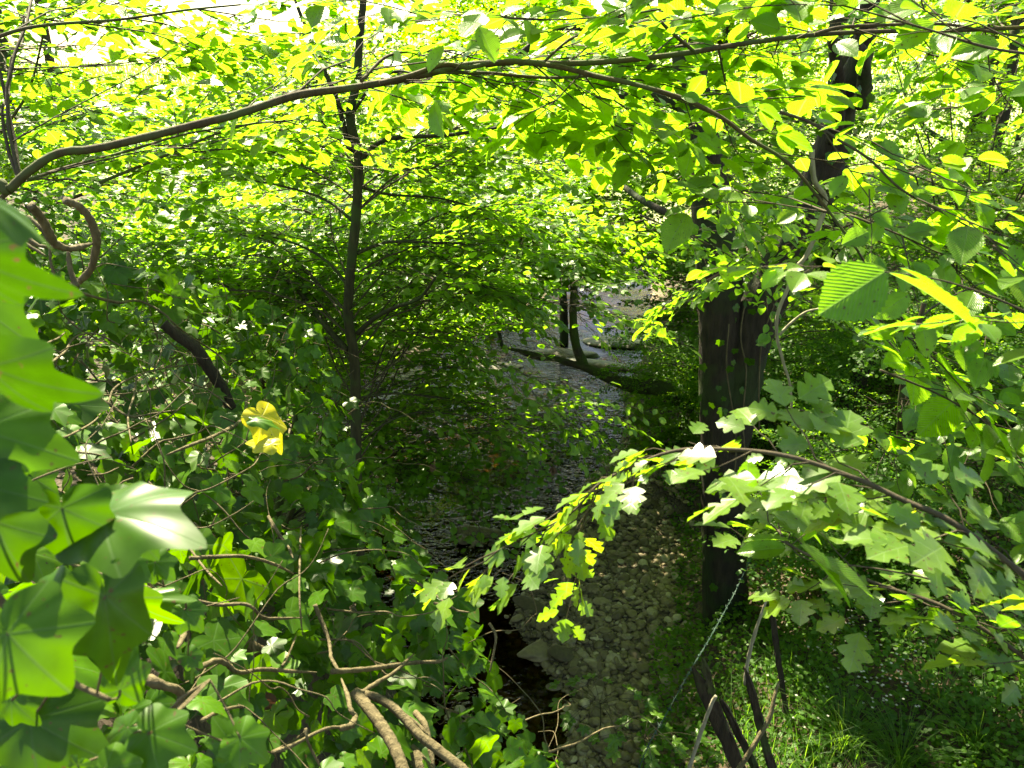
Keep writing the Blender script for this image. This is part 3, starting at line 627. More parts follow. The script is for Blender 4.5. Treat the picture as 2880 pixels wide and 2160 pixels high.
# ------------------------------------------------------------------ sapling at the water side (centre left)
def sapling_extra(root, cr, r):
    Y0 = 4.3
    lim = lambda pts, ys, rad, bark='olive': limb(root, onY(pts, ys), rad, bark)
    specs = [
     (S_((750, 757), (700, 700), (655, 640), (600, 585)), [4.3, 4.5, 4.8], [.020, .009], .45, 4),
     (S_((772, 720), (805, 690), (850, 665), (905, 645), (940, 600)), [4.3, 4.2, 4.0], [.016, .007], .5, 4),
     (S_((772, 547), (800, 535), (850, 522), (960, 525), (1040, 530)), [4.3, 4.4, 4.7], [.012, .004], .6, 4),
     (S_((778, 350), (805, 318), (850, 298), (960, 292), (1050, 280), (1110, 268)), [4.3, 4.2, 4.1], [.015, .006], .6, 5),
     (S_((757, 330), (742, 270), (728, 215), (700, 150), (680, 95), (645, 20), (620, -80)), [4.3, 4.35, 4.5], [.016, .008], .6, 5),
     (S_((752, 250), (740, 238), (720, 215), (700, 205), (640, 200)), [4.3, 4.0, 3.8], [.008, .004], .5, 3),
     (S_((765, 240), (800, 190), (850, 155), (900, 160), (960, 170)), [4.3, 4.1, 3.9], [.009, .004], .6, 4),
     (S_((755, 620), (700, 560), (620, 520), (520, 500)), [4.3, 4.6, 5.0], [.010, .004], .6, 4),
     (S_((765, 480), (700, 430), (600, 400), (480, 380)), [4.3, 4.5, 5.0], [.010, .004], .6, 4),
     (S_((770, 400), (840, 420), (960, 430), (1090, 470)), [4.3, 4.7, 5.3], [.010, .004], .6, 4),
     (S_((768, 860), (850, 850), (960, 860), (1090, 880), (1180, 905)), [4.3, 4.7, 5.2], [.008, .003], .5, 4),
     (S_((770, 960), (840, 910), (920, 890), (1050, 905)), [4.3, 4.5, 5.0], [.008, .003], .5, 3)]
    for pts, ys, rad, bl, _ in specs:
        p = lim(pts, ys, rad)
        branchlets(cr, p, rad[0] * .5, 'elm', 'elm', .17, bl, .95, r, .25, sgap=.16, away=.2)
t = onY(S_((790, -60), (783, 20), (776, 100), (768, 190), (756, 255), (774, 345), (768, 480), (756, 600), (752, 690), (764, 760), (768, 850), (769, 950), (771, 1060), (775, 1180)), 4.3)[::-1]
t = np.vstack([[t[0][0] + .01, 4.32, 1.4], t])
tree('sapling', 'slender elm sapling with a kinked dark stem rising through the ivy edge', t, [.036, .033, .028, .026, .02, .016], [((-1.5, 5.2, 4.6), (1.0, .9, .8), 9), ((-.3, 5.3, 4.1), (.9, .9, .7), 9), ((-1.9, 5.0, 3.6), (.8, .9, .6), 9), ((-.5, 5.8, 3.3), (.8, .7, .35), 6)],
     bark='olive', scale=.95, step=.2, blen=.55, limb_r=.006, sgap=.18, seed=21, extra=sapling_extra, group=None, rough=.05, away=.1)

# ------------------------------------------------------------------ arching bough across the top
def arch_extra(root, cr, r):
    lp = lambda pts, ys, rad, bl, sc=1.1, st=.16, kind='elmbig', **k: branchlets(cr, limb(root, onY(pts, ys), rad), rad[0] * .5, kind, 'elm', st, bl, sc, r, .12, away=.25, **k)
    main = S_((20, 410), (60, 372), (110, 338), (150, 326), (200, 322), (300, 300), (400, 275), (500, 250), (570, 228), (640, 206), (700, 197), (770, 188), (900, 165), (1000, 142), (1100, 135), (1230, 137), (1350, 130), (1500, 112), (1600, 95), (1750, 76), (1900, 68), (2060, 66), (2280, 55))
    p = limb(root, onY(main, [2.05, 2.15, 2.3, 2.4, 2.45]), [.011, .0105, .0105, .009, .007, .005], 'smooth', 9, .03)
    q = p[len(p) // 3:]; branchlets(cr, q, .006, 'elmbig', 'elm', .17, .5, 1.05, r, .0, updir=.18, away=.45)
    lp(S_((1050, 140), (1110, 133), (1200, 143), (1290, 165), (1370, 182), (1480, 215), (1560, 255), (1620, 300), (1700, 350), (1770, 430), (1855, 545)), [2.25, 2.05, 1.9], [.008, .003], .28, 1.05)
    lp(S_((820, 180), (880, 165), (960, 140), (1010, 146), (1060, 136)), [2.2, 2.3], [.007, .006], .1, .7, 1.)
    lp(S_((930, 155), (1050, 158), (1180, 168), (1300, 165), (1440, 180)), [2.3, 2.5, 2.7], [.006, .003], .35, .8)
    lp(S_((1170, 8 + 130), (1240, 80), (1330, 55), (1440, 20), (1500, -30)), [2.3, 2.5], [.004, .002], .3, .9)
    lp(S_((780, 175), (840, 120), (930, 110), (1050, 108)), [2.2, 2.4, 2.6], [.005, .002], .35, .85)
    lp(S_((1760, 74), (1810, 60), (1880, 55), (2030, 52), (2120, 65), (2240, 85)), [2.2, 2.2, 2.2], [.005, .003], .35, 1.)
    lp(S_((1500, 112), (1440, 60), (1400, 10), (1380, -50)), [2.3, 2.2, 2.1], [.005, .003], .35, .9)
t = np.array([[-2.6, 1.5, 2.6], [-2.2, 1.8, 3.4], [-1.75, 1.98, 4.0]]); t = np.vstack([t, onY(S_((-40, 450), (20, 410)), 2.05)])
tree('elm_tree', 'elm with a long smooth bough arching over the whole view', t, [.05, .03, .016, .0135], [], seed=31, extra=arch_extra)
def arch2(root, cr, r):
    for pts, ys, rad, bl in [(S_((60, 388), (150, 360), (280, 325), (400, 290), (520, 270)), [2.5, 2.8, 3.2], [.006, .003], .4), (S_((215, 395), (300, 360), (400, 318), (500, 278), (600, 262), (660, 275), (740, 305)), [2.8, 3.1, 3.5], [.006, .002], .4),
        (S_((-30, 90), (40, 65), (120, 52), (260, 42), (400, 22), (520, 10)), [2.6, 2.7, 2.9], [.006, .003], .45), (S_((0, 290), (60, 200), (90, 90), (100, 20)), [3.4, 3.4, 3.4], [.006, .003], .4)]:
        p = limb(root, onY(pts, ys), rad); branchlets(cr, p, .004, 'elm', 'elm', .16, bl, .9, r, .1, sgap=.16, away=.3)
t = np.array([[-3.0, 2.6, 2.7], [-2.7, 2.5, 3.6], [-2.2, 2.5, 4.15], list(PY(20, 182, 2.5))])
tree('young_elm', 'thin low branches of a young elm under the arching bough on the left', t, [.03, .02, .012, .007], [((-1.9, 3.6, 5.2), (.7, .8, .4), 4)], blen=.45, limb_r=.006, seed=33, extra=arch2)

# ------------------------------------------------------------------ big ivy-clad tree on the right bank
def big_extra(root, cr, r):
    Yb = 6.0
    limb(root, onY(S_((1575, 960), (1600, 820), (1630, 700), (1690, 570), (1740, 460), (1775, 380), (1800, 300), (1825, 210), (1860, 120), (1880, 0), (1900, -160)), [6.0, 5.95, 5.9, 5.7, 5.4]), [.17, .17, .15, .13, .10, .065, .045], 'dark', 14, .05)
    limb(root, onY(S_((1800, 300), (1812, 190), (1800, 100), (1795, 60)), [5.75, 5.4, 5.2]), [.06, .035, .02], 'dark', 10, .08, )
    limb(root, onY(S_((1858, 230), (1868, 170), (1860, 110), (1820, 95), (1795, 90)), [5.6, 5.4, 5.3]), [.05, .04, .02], 'dark', 10, .1)
    limb(root, onY(S_((1535, 500), (1400, 440), (1330, 390), (1240, 330)), [6.1, 6.9, 7.5]), [.035, .015], 'dark', 8, .05)
    limb(root, onY(S_((1500, 250), (1400, 205), (1290, 215), (1215, 225)), [6.1, 5.9, 5.7]), [.03, .02], 'dark', 8, .06)
    limb(root, onY(S_((1495, 210), (1330, 95), (1210, 60), (1060, 175), (1000, 230), (950, 270), (840, 335)), [6.0, 5.6, 5.5, 6.0]), [.03, .012], 'dark', 8, .06)
    tube_leaf = MB(); r2 = np.random.default_rng(8); ps, ds, ns = [], [], []
    for sgx, sgy, rad in ([(tp[i], None, .16) for tp in [onY(S_((1560, 1180), (1560, 1000), (1558, 850), (1555, 700), (1550, 560), (1530, 400)), 5.85)] for i in range(6)] + [(q, None, .13) for q in onY(S_((1640, 690), (1700, 560), (1750, 450), (1790, 330), (1840, 180)), [5.75, 5.6, 5.4])]):
        for _ in range(9):
            a = r2.uniform(-2.9, -.2); o = np.array([math.cos(a) * (rad + .02), math.sin(a) * (rad + .02), r2.normal(0, .22)])
            ps.append(sgx + o); ds.append([r2.normal(0, .4), r2.normal(0, .3), -1]); ns.append([math.cos(a), math.sin(a), .5])
    put_leaves(tube_leaf, 'ivy', 1, ps, ds, ns, r2.uniform(.05, .11, len(ps)), r2.uniform(0, .3, len(ps))); tube_leaf.build('ivy', M['ivy'], root)
    for pts in (S_((1610, 1000), (1605, 900), (1612, 800), (1600, 720), (1620, 600)), S_((1580, 1100), (1590, 950), (1570, 800), (1575, 700)), S_((1640, 930), (1640, 820), (1650, 720), (1700, 600))): limb(root, onY(pts, 5.78), [.007, .005], 'vine', 5, .1, 'ivy_stem')
t = onY(S_((1570, 1620), (1568, 1450), (1565, 1250), (1562, 1050), (1558, 900), (1556, 760), (1552, 640), (1542, 500), (1528, 380), (1512, 290), (1500, 220), (1480, 90), (1450, -100)), [6.0] * 13)
t = np.vstack([[t[0][0] + .05, 6.0, .2], t, [.9, 6.2, 9.5], [.6, 6.3, 12]])
tree('oak_tree', 'massive dark forked tree trunk with ivy on the right bank', t, [.27, .23, .20, .18, .17, .16, .15, .13, .12, .10, .09, .06], [((.2, 11.0, 9.4), (2.4, 2.4, 1.4), 5), ((2.0, 10.0, 9.0), (1.6, 2.0, 1.2), 6)],  # unseen overhead crown, shaped to shade the stream and lower right bank
     kind='shade', leafkind='elm', leafmat='elm_far', bark='dark', step=.42, blen=1.3, limb_r=.04, sgap=.42, seed=35, extra=big_extra, trunk_sides=18, rough=.035)

# ------------------------------------------------------------------ fallen limb over the stream
root = empty('fallen_limb', PY(650, 388, 9.6), 'mossy limb leaning low over the stream with one upright stem', 'fallen limb')
limb(root, onY(S_((1500, 880), (1425, 838), (1385, 836), (1330, 822), (1275, 798), (1225, 782), (1150, 764), (1085, 750)), [9.2, 9.6, 10, 10.4]), [.10, .10, .085, .05, .035, .02], 'mossy', 12, .06, 'limb')
limb(root, onY(S_((1262, 792), (1243, 740), (1238, 680), (1240, 620), (1236, 540)), 10.0), [.07, .055, .05, .045], 'mossy', 12, .05, 'stem')
limb(root, onY(S_((1085, 752), (1072, 700), (1040, 650), (1000, 625), (960, 620)), [10.4, 10.6]), [.03, .02, .015], 'dark', 8, .05, 'stem')
limb(root, onY(S_((1235, 720), (1190, 680), (1140, 660)), [10, 9.8]), [.02, .01], 'dark', 7, .05, 'stem')

# ------------------------------------------------------------------ broken stakes, sticks, barbed wire
def stick(name, pts, ys, rad, bark, label, cat, group=None, sides=7, rough=.08):
    m_ = MB(); tube(m_, spline(onY(pts, ys)), rad, sides, 0, rough); return tag(m_.build(name, M[bark]), label, cat, group)
def stake(name, p0, p1, w, t, bark, label, cat, split=None):
    a, b = PY(*p0), PY(*p1); ax = unit(b - a); e1 = unit(np.cross(ax, [0, 1, 0])); e2 = np.cross(ax, e1); m_ = MB(); n = 12; r = np.random.default_rng(int(w * 1e4)); rings = []
    for i in range(n):
        f = i / (n - 1); c = a + (b - a) * f; k = 1 if f < .86 else max(.12, (1 - f) / .14 * .85)
        ring = [c + e1 * w * k * x + e2 * t * (1 if f < .9 else .6) * y + r.normal(0, .004, 3) for x, y in [(-1, -.8), (-.6, -1), (.1, -.93), (.7, -1), (1, -.7), (1, .7), (.6, 1), (-.2, .92), (-.7, 1), (-1, .8)]]; rings.append(ring)
    V = np.array(rings).reshape(-1, 3); i = np.arange(n - 1)[:, None] * 10; j = np.arange(10)[None]; k = (np.arange(10)[None] + 1) % 10
    m_.add(V, [np.stack([i + j, i + k, i + 10 + k, i + 10 + j], -1).reshape(-1, 4), np.array([[0, 1, 2, 3, 4, 5, 6, 7, 8, 9]]), np.array([list(range((n - 1) * 10, n * 10))[::-1]])])
    return tag(m_.build(name, M[bark], smooth=False), label, cat)
stake('broken_post', (754, 800, 2.9), (694, 668, 3.05), .034, .028, 'rot', 'thick rotten fence post leaning left with a split top', 'fence post')
stake('broken_rail', (770, 795, 2.95), (721, 700, 3.1), .020, .012, 'rot', 'dark splintered rail leaning against the thick rotten post', 'fence rail')
stake('plank', (714, 702, 3.0), (703, 658, 3.02), .016, .008, 'mossy', 'pointed mossy splinter of plank behind the post top', 'plank')
stake('narrow_post', (780, 800, 2.8), (745, 668, 2.95), .018, .017, 'rot', 'slim black fence stake leaning left beside the thick rotten post', 'fence stake')
stake('thin_stake', (786, 712, 4.4), (769, 598, 4.5), .017, .014, 'rot', 'thin dark upright stake behind the two leaning posts', 'stake')
stick('dead_stick', [(687, 775), (700, 735), (711, 705), (716, 696)], 2.8, [.010, .008], 'pale', 'pale brown stick propped against the thick post', 'stick')
stick('dead_branch', [(735, 775), (757, 740), (770, 716), (775, 694), (779, 682)], [2.75, 2.95], [.013, .011, .006], 'vine', 'reddish dead branch lying across the slim stake', 'branch')
stick('bare_shoot', [(745, 684), (748, 660), (754, 636), (760, 618), (768, 596)], 2.95, [.010, .008, .005], 'pale', 'pale bare shoot rising from the slim stake top', 'shoot')
wp = spline(onY([(636, 775), (650, 742), (664, 718), (682, 685), (694, 664), (707, 643), (722, 616), (734, 594), (747, 566), (757, 540)], [3.6, 3.9, 4.4, 5.2, 5.6]), sub=24)
root = empty('barbed_wire', wp[0], 'sagging strand of green tinged barbed wire beside the rotten posts', 'barbed wire'); m_ = MB(); ph = np.linspace(0, 120, len(wp))
for s in (0, math.pi): tube(m_, wp + .0035 * np.stack([np.cos(ph + s), np.zeros(len(wp)), np.sin(ph + s)], -1), .0017, 4)
m_.build('strand', [M['wire']], root); r = np.random.default_rng(4)
for i in range(6, len(wp) - 4, 7):
    m_ = MB()
    for _ in range(3): d = unit(r.normal(0, 1, 3)) * .022; tube(m_, [wp[i] - d, wp[i], wp[i] + d], [.0018, .0026, .0012], 4)
    m_.build('barb', [M['wire']], root)

# ------------------------------------------------------------------ ivy thicket on the left
cpts = [(0, 768, .75), (0, 600, .95), (0, 430, 1.4), (0, 330, 1.9), (60, 250, 2.6), (110, 330, 2.4), (150, 290, 3.0), (250, 330, 3.6), (330, 400, 3.4), (200, 480, 1.9), (100, 560, 1.2), (150, 700, 1.1), (250, 600, 1.55), (350, 500, 2.4), (330, 600, 1.9), (430, 560, 2.3), (470, 660, 2.1), (440, 768, 1.75), (300, 740, 1.45), (560, 768, 1.9), (200, 768, 1.15), (390, 480, 2.9)]
CPA = np.array(cpts, float)
def ivyD(px, py):
    px = np.asarray(px, float); py = np.asarray(py, float); d2 = (px[..., None] - CPA[:, 0]) ** 2 + (py[..., None] - CPA[:, 1]) ** 2 + 900; w = 1 / d2 ** 1.5
    return (w * CPA[:, 2]).sum(-1) / w.sum(-1)
EX = np.array([230, 245, 262, 280, 300, 330, 370, 400, 450, 480, 520, 560, 600, 650, 700, 740, 800]); EPX = np.array([20, 60, 130, 200, 260, 320, 340, 348, 350, 362, 388, 425, 462, 485, 500, 545, 570])
def ivy_pts(n, r, e=1.8):
    px = r.uniform(-90, 600, n); py = r.uniform(225, 850, n); lim = np.interp(py, EX, EPX) + 20 * (vnoise(px, py, .03, 6) - .4)
    D = ivyD(px, py); k = (px < lim) & (r.uniform(0, 1, n) < (D / 3.7) ** e); return px[k], py[k], D[k]
r = np.random.default_rng(51)
def back(px, py, D): a = (px - 512) / F; b = (384 - py) / F; d = np.stack([a, cp + b * sp, -sp + b * cp], -1); return CAM + d * D[:, None]
root = empty('ivy_thicket', (-1.2, 2.2, 3.0), 'dense glossy ivy thicket spilling down the left bank over tangled stems', 'ivy')
fo = MB()
def ivy_layer(n, off, spread, size, tint, lods=(1.5, 2.7), drop=1.0):
    px, py, D = ivy_pts(n, r); D = D + off + np.abs(r.normal(0, spread, len(D))); p = back(px, py, D); k = vnoise(p[:, 0] * 3, p[:, 2] * 3 + p[:, 1], 1.6, 12) > drop; p = p[k]; m_ = len(p)
    dist = np.linalg.norm(p - CAM, axis=1); lod = np.where(dist < lods[0], 0, np.where(dist < lods[1], 1, 2)); lod = np.minimum(lod, 1)
    d = np.stack([r.normal(.25, .55, m_), r.normal(-.1, .5, m_), r.normal(-.55, .4, m_)], -1); nr = np.stack([r.normal(.1, .35, m_), r.normal(-.12, .35, m_), r.normal(.95, .2, m_)], -1)
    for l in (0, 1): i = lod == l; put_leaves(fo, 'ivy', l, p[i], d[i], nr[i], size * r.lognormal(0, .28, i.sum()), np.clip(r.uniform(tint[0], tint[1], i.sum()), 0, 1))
    st = p[::2]; 
    return p, d
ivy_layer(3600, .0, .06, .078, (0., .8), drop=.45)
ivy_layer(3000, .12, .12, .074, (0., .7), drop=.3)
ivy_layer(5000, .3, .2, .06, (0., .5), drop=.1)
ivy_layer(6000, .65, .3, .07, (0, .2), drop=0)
fo.build('foliage', [M['ivy']], root)
# thin tangled stems
vm = MB()
for i in range(400):
    px, py, D = ivy_pts(3, r)
    if not len(px): continue
    p0 = back(px[:1], py[:1], D[:1] + r.uniform(.03, .4))[0]; h = unit(np.array([r.normal(0, 1), r.normal(0, .6), r.normal(-.1, .5)])); pts = [p0]; 
    for _ in range(7): h = unit(h + r.normal(0, .33, 3)); pts.append(pts[-1] + h * r.uniform(.03, .09))
    tube(vm, spline(pts, sub=3), [r.uniform(.001, .0035), .0008], 5, 0, .06)
vm.build('tangled_stems', [M['vine']], root)['kind'] = 'stuff'
def vine(pts, dd, rad, off=-.05, bark='vine', label=None, sides=8):
    px = np.array([p[0] for p in pts]); py = np.array([p[1] for p in pts]); D = ivyD(px, py) + off if dd is None else np.interp(np.linspace(0, 1, len(px)), np.linspace(0, 1, len(np.atleast_1d(dd))), np.atleast_1d(dd))
    m_ = MB(); tube(m_, spline(back(px, py, D), sub=7), list(rad) * 2 + [rad[-1] * .35] if False else np.concatenate([np.repeat(rad, 3), [rad[-1] * .4]]), sides, 0, .11); o = m_.build('stem', [M[bark]], root)
    if label: o['label'] = label
vine(T_(0, 0, (420, 1300), (500, 1330), (570, 1400), (615, 1500), (625, 1600), (600, 1720), (540, 1800), (440, 1870)), [1.55, 1.7], [.008, .0085, .007], label='stout curled ivy stem making a loop')
vine(T_(0, 0, (200, 1330), (260, 1400), (310, 1490), (350, 1570), (430, 1610), (520, 1600), (600, 1580)), [1.45, 1.62], [.008, .0085, .006])
vine(T_(0, 0, (500, 1860), (460, 1760), (440, 1620)), 1.6, [.006, .005]); vine(T_(0, 0, (180, 1400), (280, 1500), (320, 1600), (330, 1700), (370, 1860)), 1.7, [.004, .003])
vine(T_(0, 0, (0, 1480), (90, 1530), (200, 1600), (300, 1660)), 1.5, [.004, .003]); vine(T_(0, 0, (120, 1500), (250, 1590), (420, 1600)), 1.75, [.006, .004])
for pts, w in [([(440, 200), (560, 250), (760, 300), (900, 290), (1050, 365), (1130, 440), (1230, 520), (1400, 630), (1540, 770)], .012), ([(240, 760), (300, 715), (420, 620), (470, 540), (540, 505), (640, 510), (760, 570), (830, 620)], .009),
    ([(180, 655), (300, 570), (380, 530), (425, 490)], .008), ([(600, 890), (720, 970), (850, 1040), (1000, 1020), (1180, 995)], .010), ([(700, 960), (740, 860), (860, 785), (1000, 740), (1200, 705), (1400, 690)], .007),
    ([(885, 790), (870, 900), (830, 1040), (850, 1210)], .008), ([(1000, 740), (1040, 640), (1050, 520), (980, 470)], .006), ([(1600, 930), (1570, 1060), (1400, 1160), (1250, 1220), (1080, 1290)], .014), ([(410, 1180), (560, 1105), (640, 1040), (660, 960), (600, 900)], .006),
    ([(1180, 810), (1330, 860), (1440, 935), (1500, 990)], .008), ([(1430, 1040), (1560, 1090), (1640, 1100)], .006), ([(1060, 520), (1180, 640), (1250, 780), (1310, 900)], .006), ([(600, 905), (780, 895), (960, 870), (1180, 815)], .005), ([(1000, 500), (1090, 490), (1180, 430), (1250, 400)], .005), ([(480, 1270), (640, 1290), (760, 1340), (900, 1390)], .005), ([(570, 1420), (680, 1410), (770, 1370)], .005)]:
    vine(T_(0, 1, *pts), None, [w * .42, w * .32], -.02)
for pts, w in [([(1290, 1010), (1400, 965), (1470, 985), (1550, 1040), (1700, 1020), (1850, 1030), (2050, 1040)], .014), ([(1200, 560), (1400, 600), (1600, 600), (1700, 680), (1800, 690), (1960, 685)], .010), ([(1030, 620), (1110, 650), (1180, 730), (1190, 800), (1150, 880)], .018), ([(1310, 1350), (1430, 1290), (1560, 1262), (1630, 1300)], .009), ([(1760, 1560), (1900, 1510), (2110, 1405), (2300, 1395)], .010),
    ([(860, 1050), (960, 1090), (1080, 1130), (1170, 1170), (1160, 1290)], .020), ([(880, 500), (980, 460), (1060, 480)], .010), ([(1230, 300), (1400, 290), (1600, 290), (1780, 340), (1900, 400)], .012), ([(1740, 30), (1800, 130), (1870, 230), (1900, 300)], .012), ([(2040, 600), (2080, 700), (2130, 830), (2150, 950), (2212, 1050)], .014), ([(1830, 1000), (1880, 900), (1920, 800)], .008), ([(1150, 100), (1220, 220), (1330, 370), (1440, 480)], .008), ([(1980, 1400), (2000, 1500), (2080, 1659)], .008), ([(1950, 100), (1940, 500), (1960, 800)], .007)]:
    vine(T_(0, 2, *pts), None, [w * .38, w * .3], -.03)
for pts, w in [([(-60, 1035), (150, 1020), (300, 1000), (480, 975), (620, 970), (690, 945)], .016), ([(130, 1170), (240, 1100), (340, 1040), (470, 920)], .014), ([(0, 1400), (60, 1385), (90, 1330), (60, 1280), (40, 1190), (0, 1080)], .016), ([(600, 590), (700, 610), (760, 640), (830, 650)], .010), ([(440, 430), (560, 500), (640, 560), (700, 620)], .010), ([(960, 720), (1000, 800), (990, 900), (960, 1040)], .010), ([(480, 1300), (550, 1400), (600, 1659)], .020), ([(400, 1310), (500, 1380), (560, 1440)], .012)]:
    vine(T_(1, 2, *pts), None, [w * .38, w * .3], -.04)
# logs and bare limbs in the thicket
def log(pts, dd, rad, bark, label, sides=12):
    px = np.array([p[0] for p in pts]); py = np.array([p[1] for p in pts]); D = np.interp(np.linspace(0, 1, len(px)), np.linspace(0, 1, len(dd)), dd); m_ = MB(); tube(m_, spline(back(px, py, D), sub=7), rad, sides, 0, .05)
    return tag(m_.build('dead_limb', [M[bark]]), label, 'dead limb')
log(T_(1, 2, (90, 1170), (150, 1240), (220, 1330), (290, 1430), (350, 1540), (400, 1659), (440, 1800)), [1.72, 1.55], [.012, .0125, .0115], 'vine', 'bare tan limb curving down at the bottom edge, nearer of the crossing pair')
log(T_(1, 2, (120, 1175), (220, 1200), (330, 1262), (420, 1350), (500, 1440), (640, 1550), (800, 1680), (900, 1760)), [1.74, 1.6], [.009, .0095, .011], 'vine', 'long slanting tan limb running to the bottom edge from the fork')
log(T_(1, 2, (400, 1520), (470, 1580), (560, 1700), (620, 1800)), [1.85, 1.75], [.018, .018], 'vine', 'short thick stump of wood between the two tan limbs')
log(T_(0, 2, (1180, 690), (1310, 735), (1450, 790), (1600, 860), (1720, 920), (1850, 960)), [1.85, 2.1], [.017, .016, .015], 'vine', 'stout straight branch lying bare under the ivy near the yellow leaf sprays')
log(T_(0, 2, (1280, 390), (1400, 420), (1540, 470), (1720, 510)), [2.3, 2.6], [.015, .014], 'mossy', 'dull brown branch above the stout straight one, water gleaming behind')
log(T_(0, 1, (1060, 440), (1160, 520), (1270, 600), (1350, 720), (1430, 840), (1500, 990)), [2.75, 2.9], [.018, .022, .02], 'dark', 'broken dark limb slanting above the yellow ivy leaf')
log(T_(0, 1, (1260, 1270), (1330, 1350), (1350, 1440), (1340, 1500)), [2.5, 2.5], [.012, .010], 'pale', 'stub of pale wood in the gap below the broken dark limb')

# near ivy shoots: every leaf its own part
def near_leaf(parent, tip, base, D, width, lodk='ivy', mat='ivy', rn=.5, tiltn=(.1, -.5, .9), Dt=None, nm='leaf', kind='ivy'):
    a = P(base[0], base[1], D); b = P(tip[0], tip[1], D if Dt is None else Dt); ln = np.linalg.norm(b - a); m_ = MB(); sc = ln / (.62 if kind == 'ivy' else 1.0)
    V, Fs, UV = LT[kind][0]; A = frames(np.array([b - a]), np.array([tiltn], float))[0]; Vs = V.copy(); Vs[:, 0] *= width * (.8 if kind == 'ivy' else 1)
    m_.add((Vs * sc) @ A.T + a, Fs, 0, UV, np.full(len(V), rn * (.65 if kind == 'ivy' and mat == 'ivy' else 1))); o = m_.build(nm, [M[mat]], parent)
    return o
def shoot(label, stem_px, D, leaves, rad=.003):
    root = empty('ivy_shoot', P(stem_px[0][0], stem_px[0][1], D), label, 'ivy shoot'); m_ = MB()
    sp_ = spline([P(a, b, D * 1.04) for a, b in stem_px]); tube(m_, sp_, [rad, rad * .5], 7, 0, .05)
    for base, tip, d, w, rn, tn, *dt in leaves:
        a = P(base[0], base[1], d); j = int(np.argmin(np.linalg.norm(sp_ - a, axis=1))); tube(m_, spline([sp_[j], (sp_[j] + a) / 2 + [0, .004, -.006], a]), .0011, 5)
    m_.build('stem', [M['vine']], root)
    for base, tip, d, w, rn, tn, *dt in leaves: near_leaf(root, tip, base, d, w, rn=rn, tiltn=tn, Dt=dt[0] if dt else None)
shoot('out of focus ivy shoot at the left edge beside the curled stem', [(-60, 150), (-45, 260), (-40, 360), (-30, 470), (-20, 540)], .55, [
    ((-32, 188), (84, 240), .42, .6, .3, (.45, -.1, .9), .46), ((-52, 246), (60, 314), .46, .7, .0, (.1, -.9, -.3)), ((-12, 366), (86, 414), .50, .85, .0, (0, -.95, -.25)),
    ((-20, 430), (72, 458), .56, 1.1, .7, (.1, -.8, .6)), ((-40, 480), (40, 500), .55, 1.2, .3, (.1, -.8, .6)), ((-40, 290), (30, 350), .7, 1., .2, (0, -.9, .5))])
shoot('near ivy shoot with broad soft grey green leaves at mid left', [(-30, 470), (20, 490), (70, 505), (110, 512), (130, 520)], .72, [
    ((104, 514), (192, 522), .62, .95, .35, (.05, -.35, .95), .58), ((62, 508), (70, 572), .60, 1.5, .3, (.05, -.45, .9)), ((-5, 522), (22, 590), .58, 1.2, .25, (0, -.6, .8)), ((110, 512), (160, 560), .68, .9, .4, (.1, -.6, .8)),
    ((58, 590), (16, 618), .66, 1.0, .62, (-.1, -.7, .7)), ((80, 520), (40, 560), .75, 1., .2, (0, -.7, .7))])
shoot('near ivy shoot with the largest square lobed leaf at the left edge', [(-40, 560), (0, 600), (30, 640), (70, 680), (110, 700)], .62, [
    ((8, 634), (66, 700), .50, 1.45, .72, (.05, -.7, .75)), ((105, 596), (118, 700), .58, .75, .55, (.35, -.55, .8)), ((12, 700), (38, 730), .7, .9, .3, (0, -.7, .7)), ((120, 690), (132, 640), .66, .9, .5, (.3, -.5, .8)), ((30, 720), (110, 770), .72, 1.1, .12, (0, -.7, .7))], .004)
shoot('ivy shoot with glossy star leaf near the bottom left', [(60, 800), (110, 760), (150, 735), (180, 700), (210, 680)], .78, [
    ((148, 733), (198, 748), .66, 1.2, .6, (.15, -.5, .85)), ((104, 770), (140, 800), .62, 1.2, .85, (.2, -.5, .85)), ((240, 738), (272, 762), .80, 1.2, .85, (.1, -.4, .9)), ((128, 728), (96, 745), .74, 1., .35, (0, -.5, .85)), ((232, 745), (212, 716), .84, 1.1, .5, (.1, -.5, .85)), ((78, 765), (72, 790), .7, 1.0, .8, (0, -.6, .8))])
shoot('ivy shoot with sunlit yellow green leaf and pale veined leaves', [(60, 560), (120, 580), (160, 590), (185, 600)], .95, [
    ((120, 592), (172, 640), .82, .75, .97, (-.1, -.9, -.3)), ((141, 600), (194, 594), .86, .55, .9, (.1, -.5, .85)), ((122, 562), (152, 580), .88, 1.25, .5, (.1, -.55, .8)), ((155, 562), (176, 580), .92, 1.2, .6, (.1, -.55, .8)), ((184, 610), (205, 632), 1.0, 1.2, .45, (.1, -.5, .85)), ((188, 655), (204, 668), 1.1, 1.1, .4, (.1, -.5, .85))], .002)
root = empty('yellow_ivy_leaf', P(262, 420, 1.75), 'bright yellow dying ivy leaf with a green leaf in its cup', 'leaf')
near_leaf(root, (288, 452), (262, 416), 1.78, .9, mat='yellow', rn=.3, tiltn=(.5, -.45, .7), nm='lobe'); near_leaf(root, (243, 438), (270, 444), 1.76, .8, mat='yellow', rn=.8, tiltn=(-.3, -.4, .9), nm='lobe')
near_leaf(root, (282, 424), (256, 420), 1.72, .6, rn=.7, tiltn=(.1, -.25, .95), nm='green_leaf')
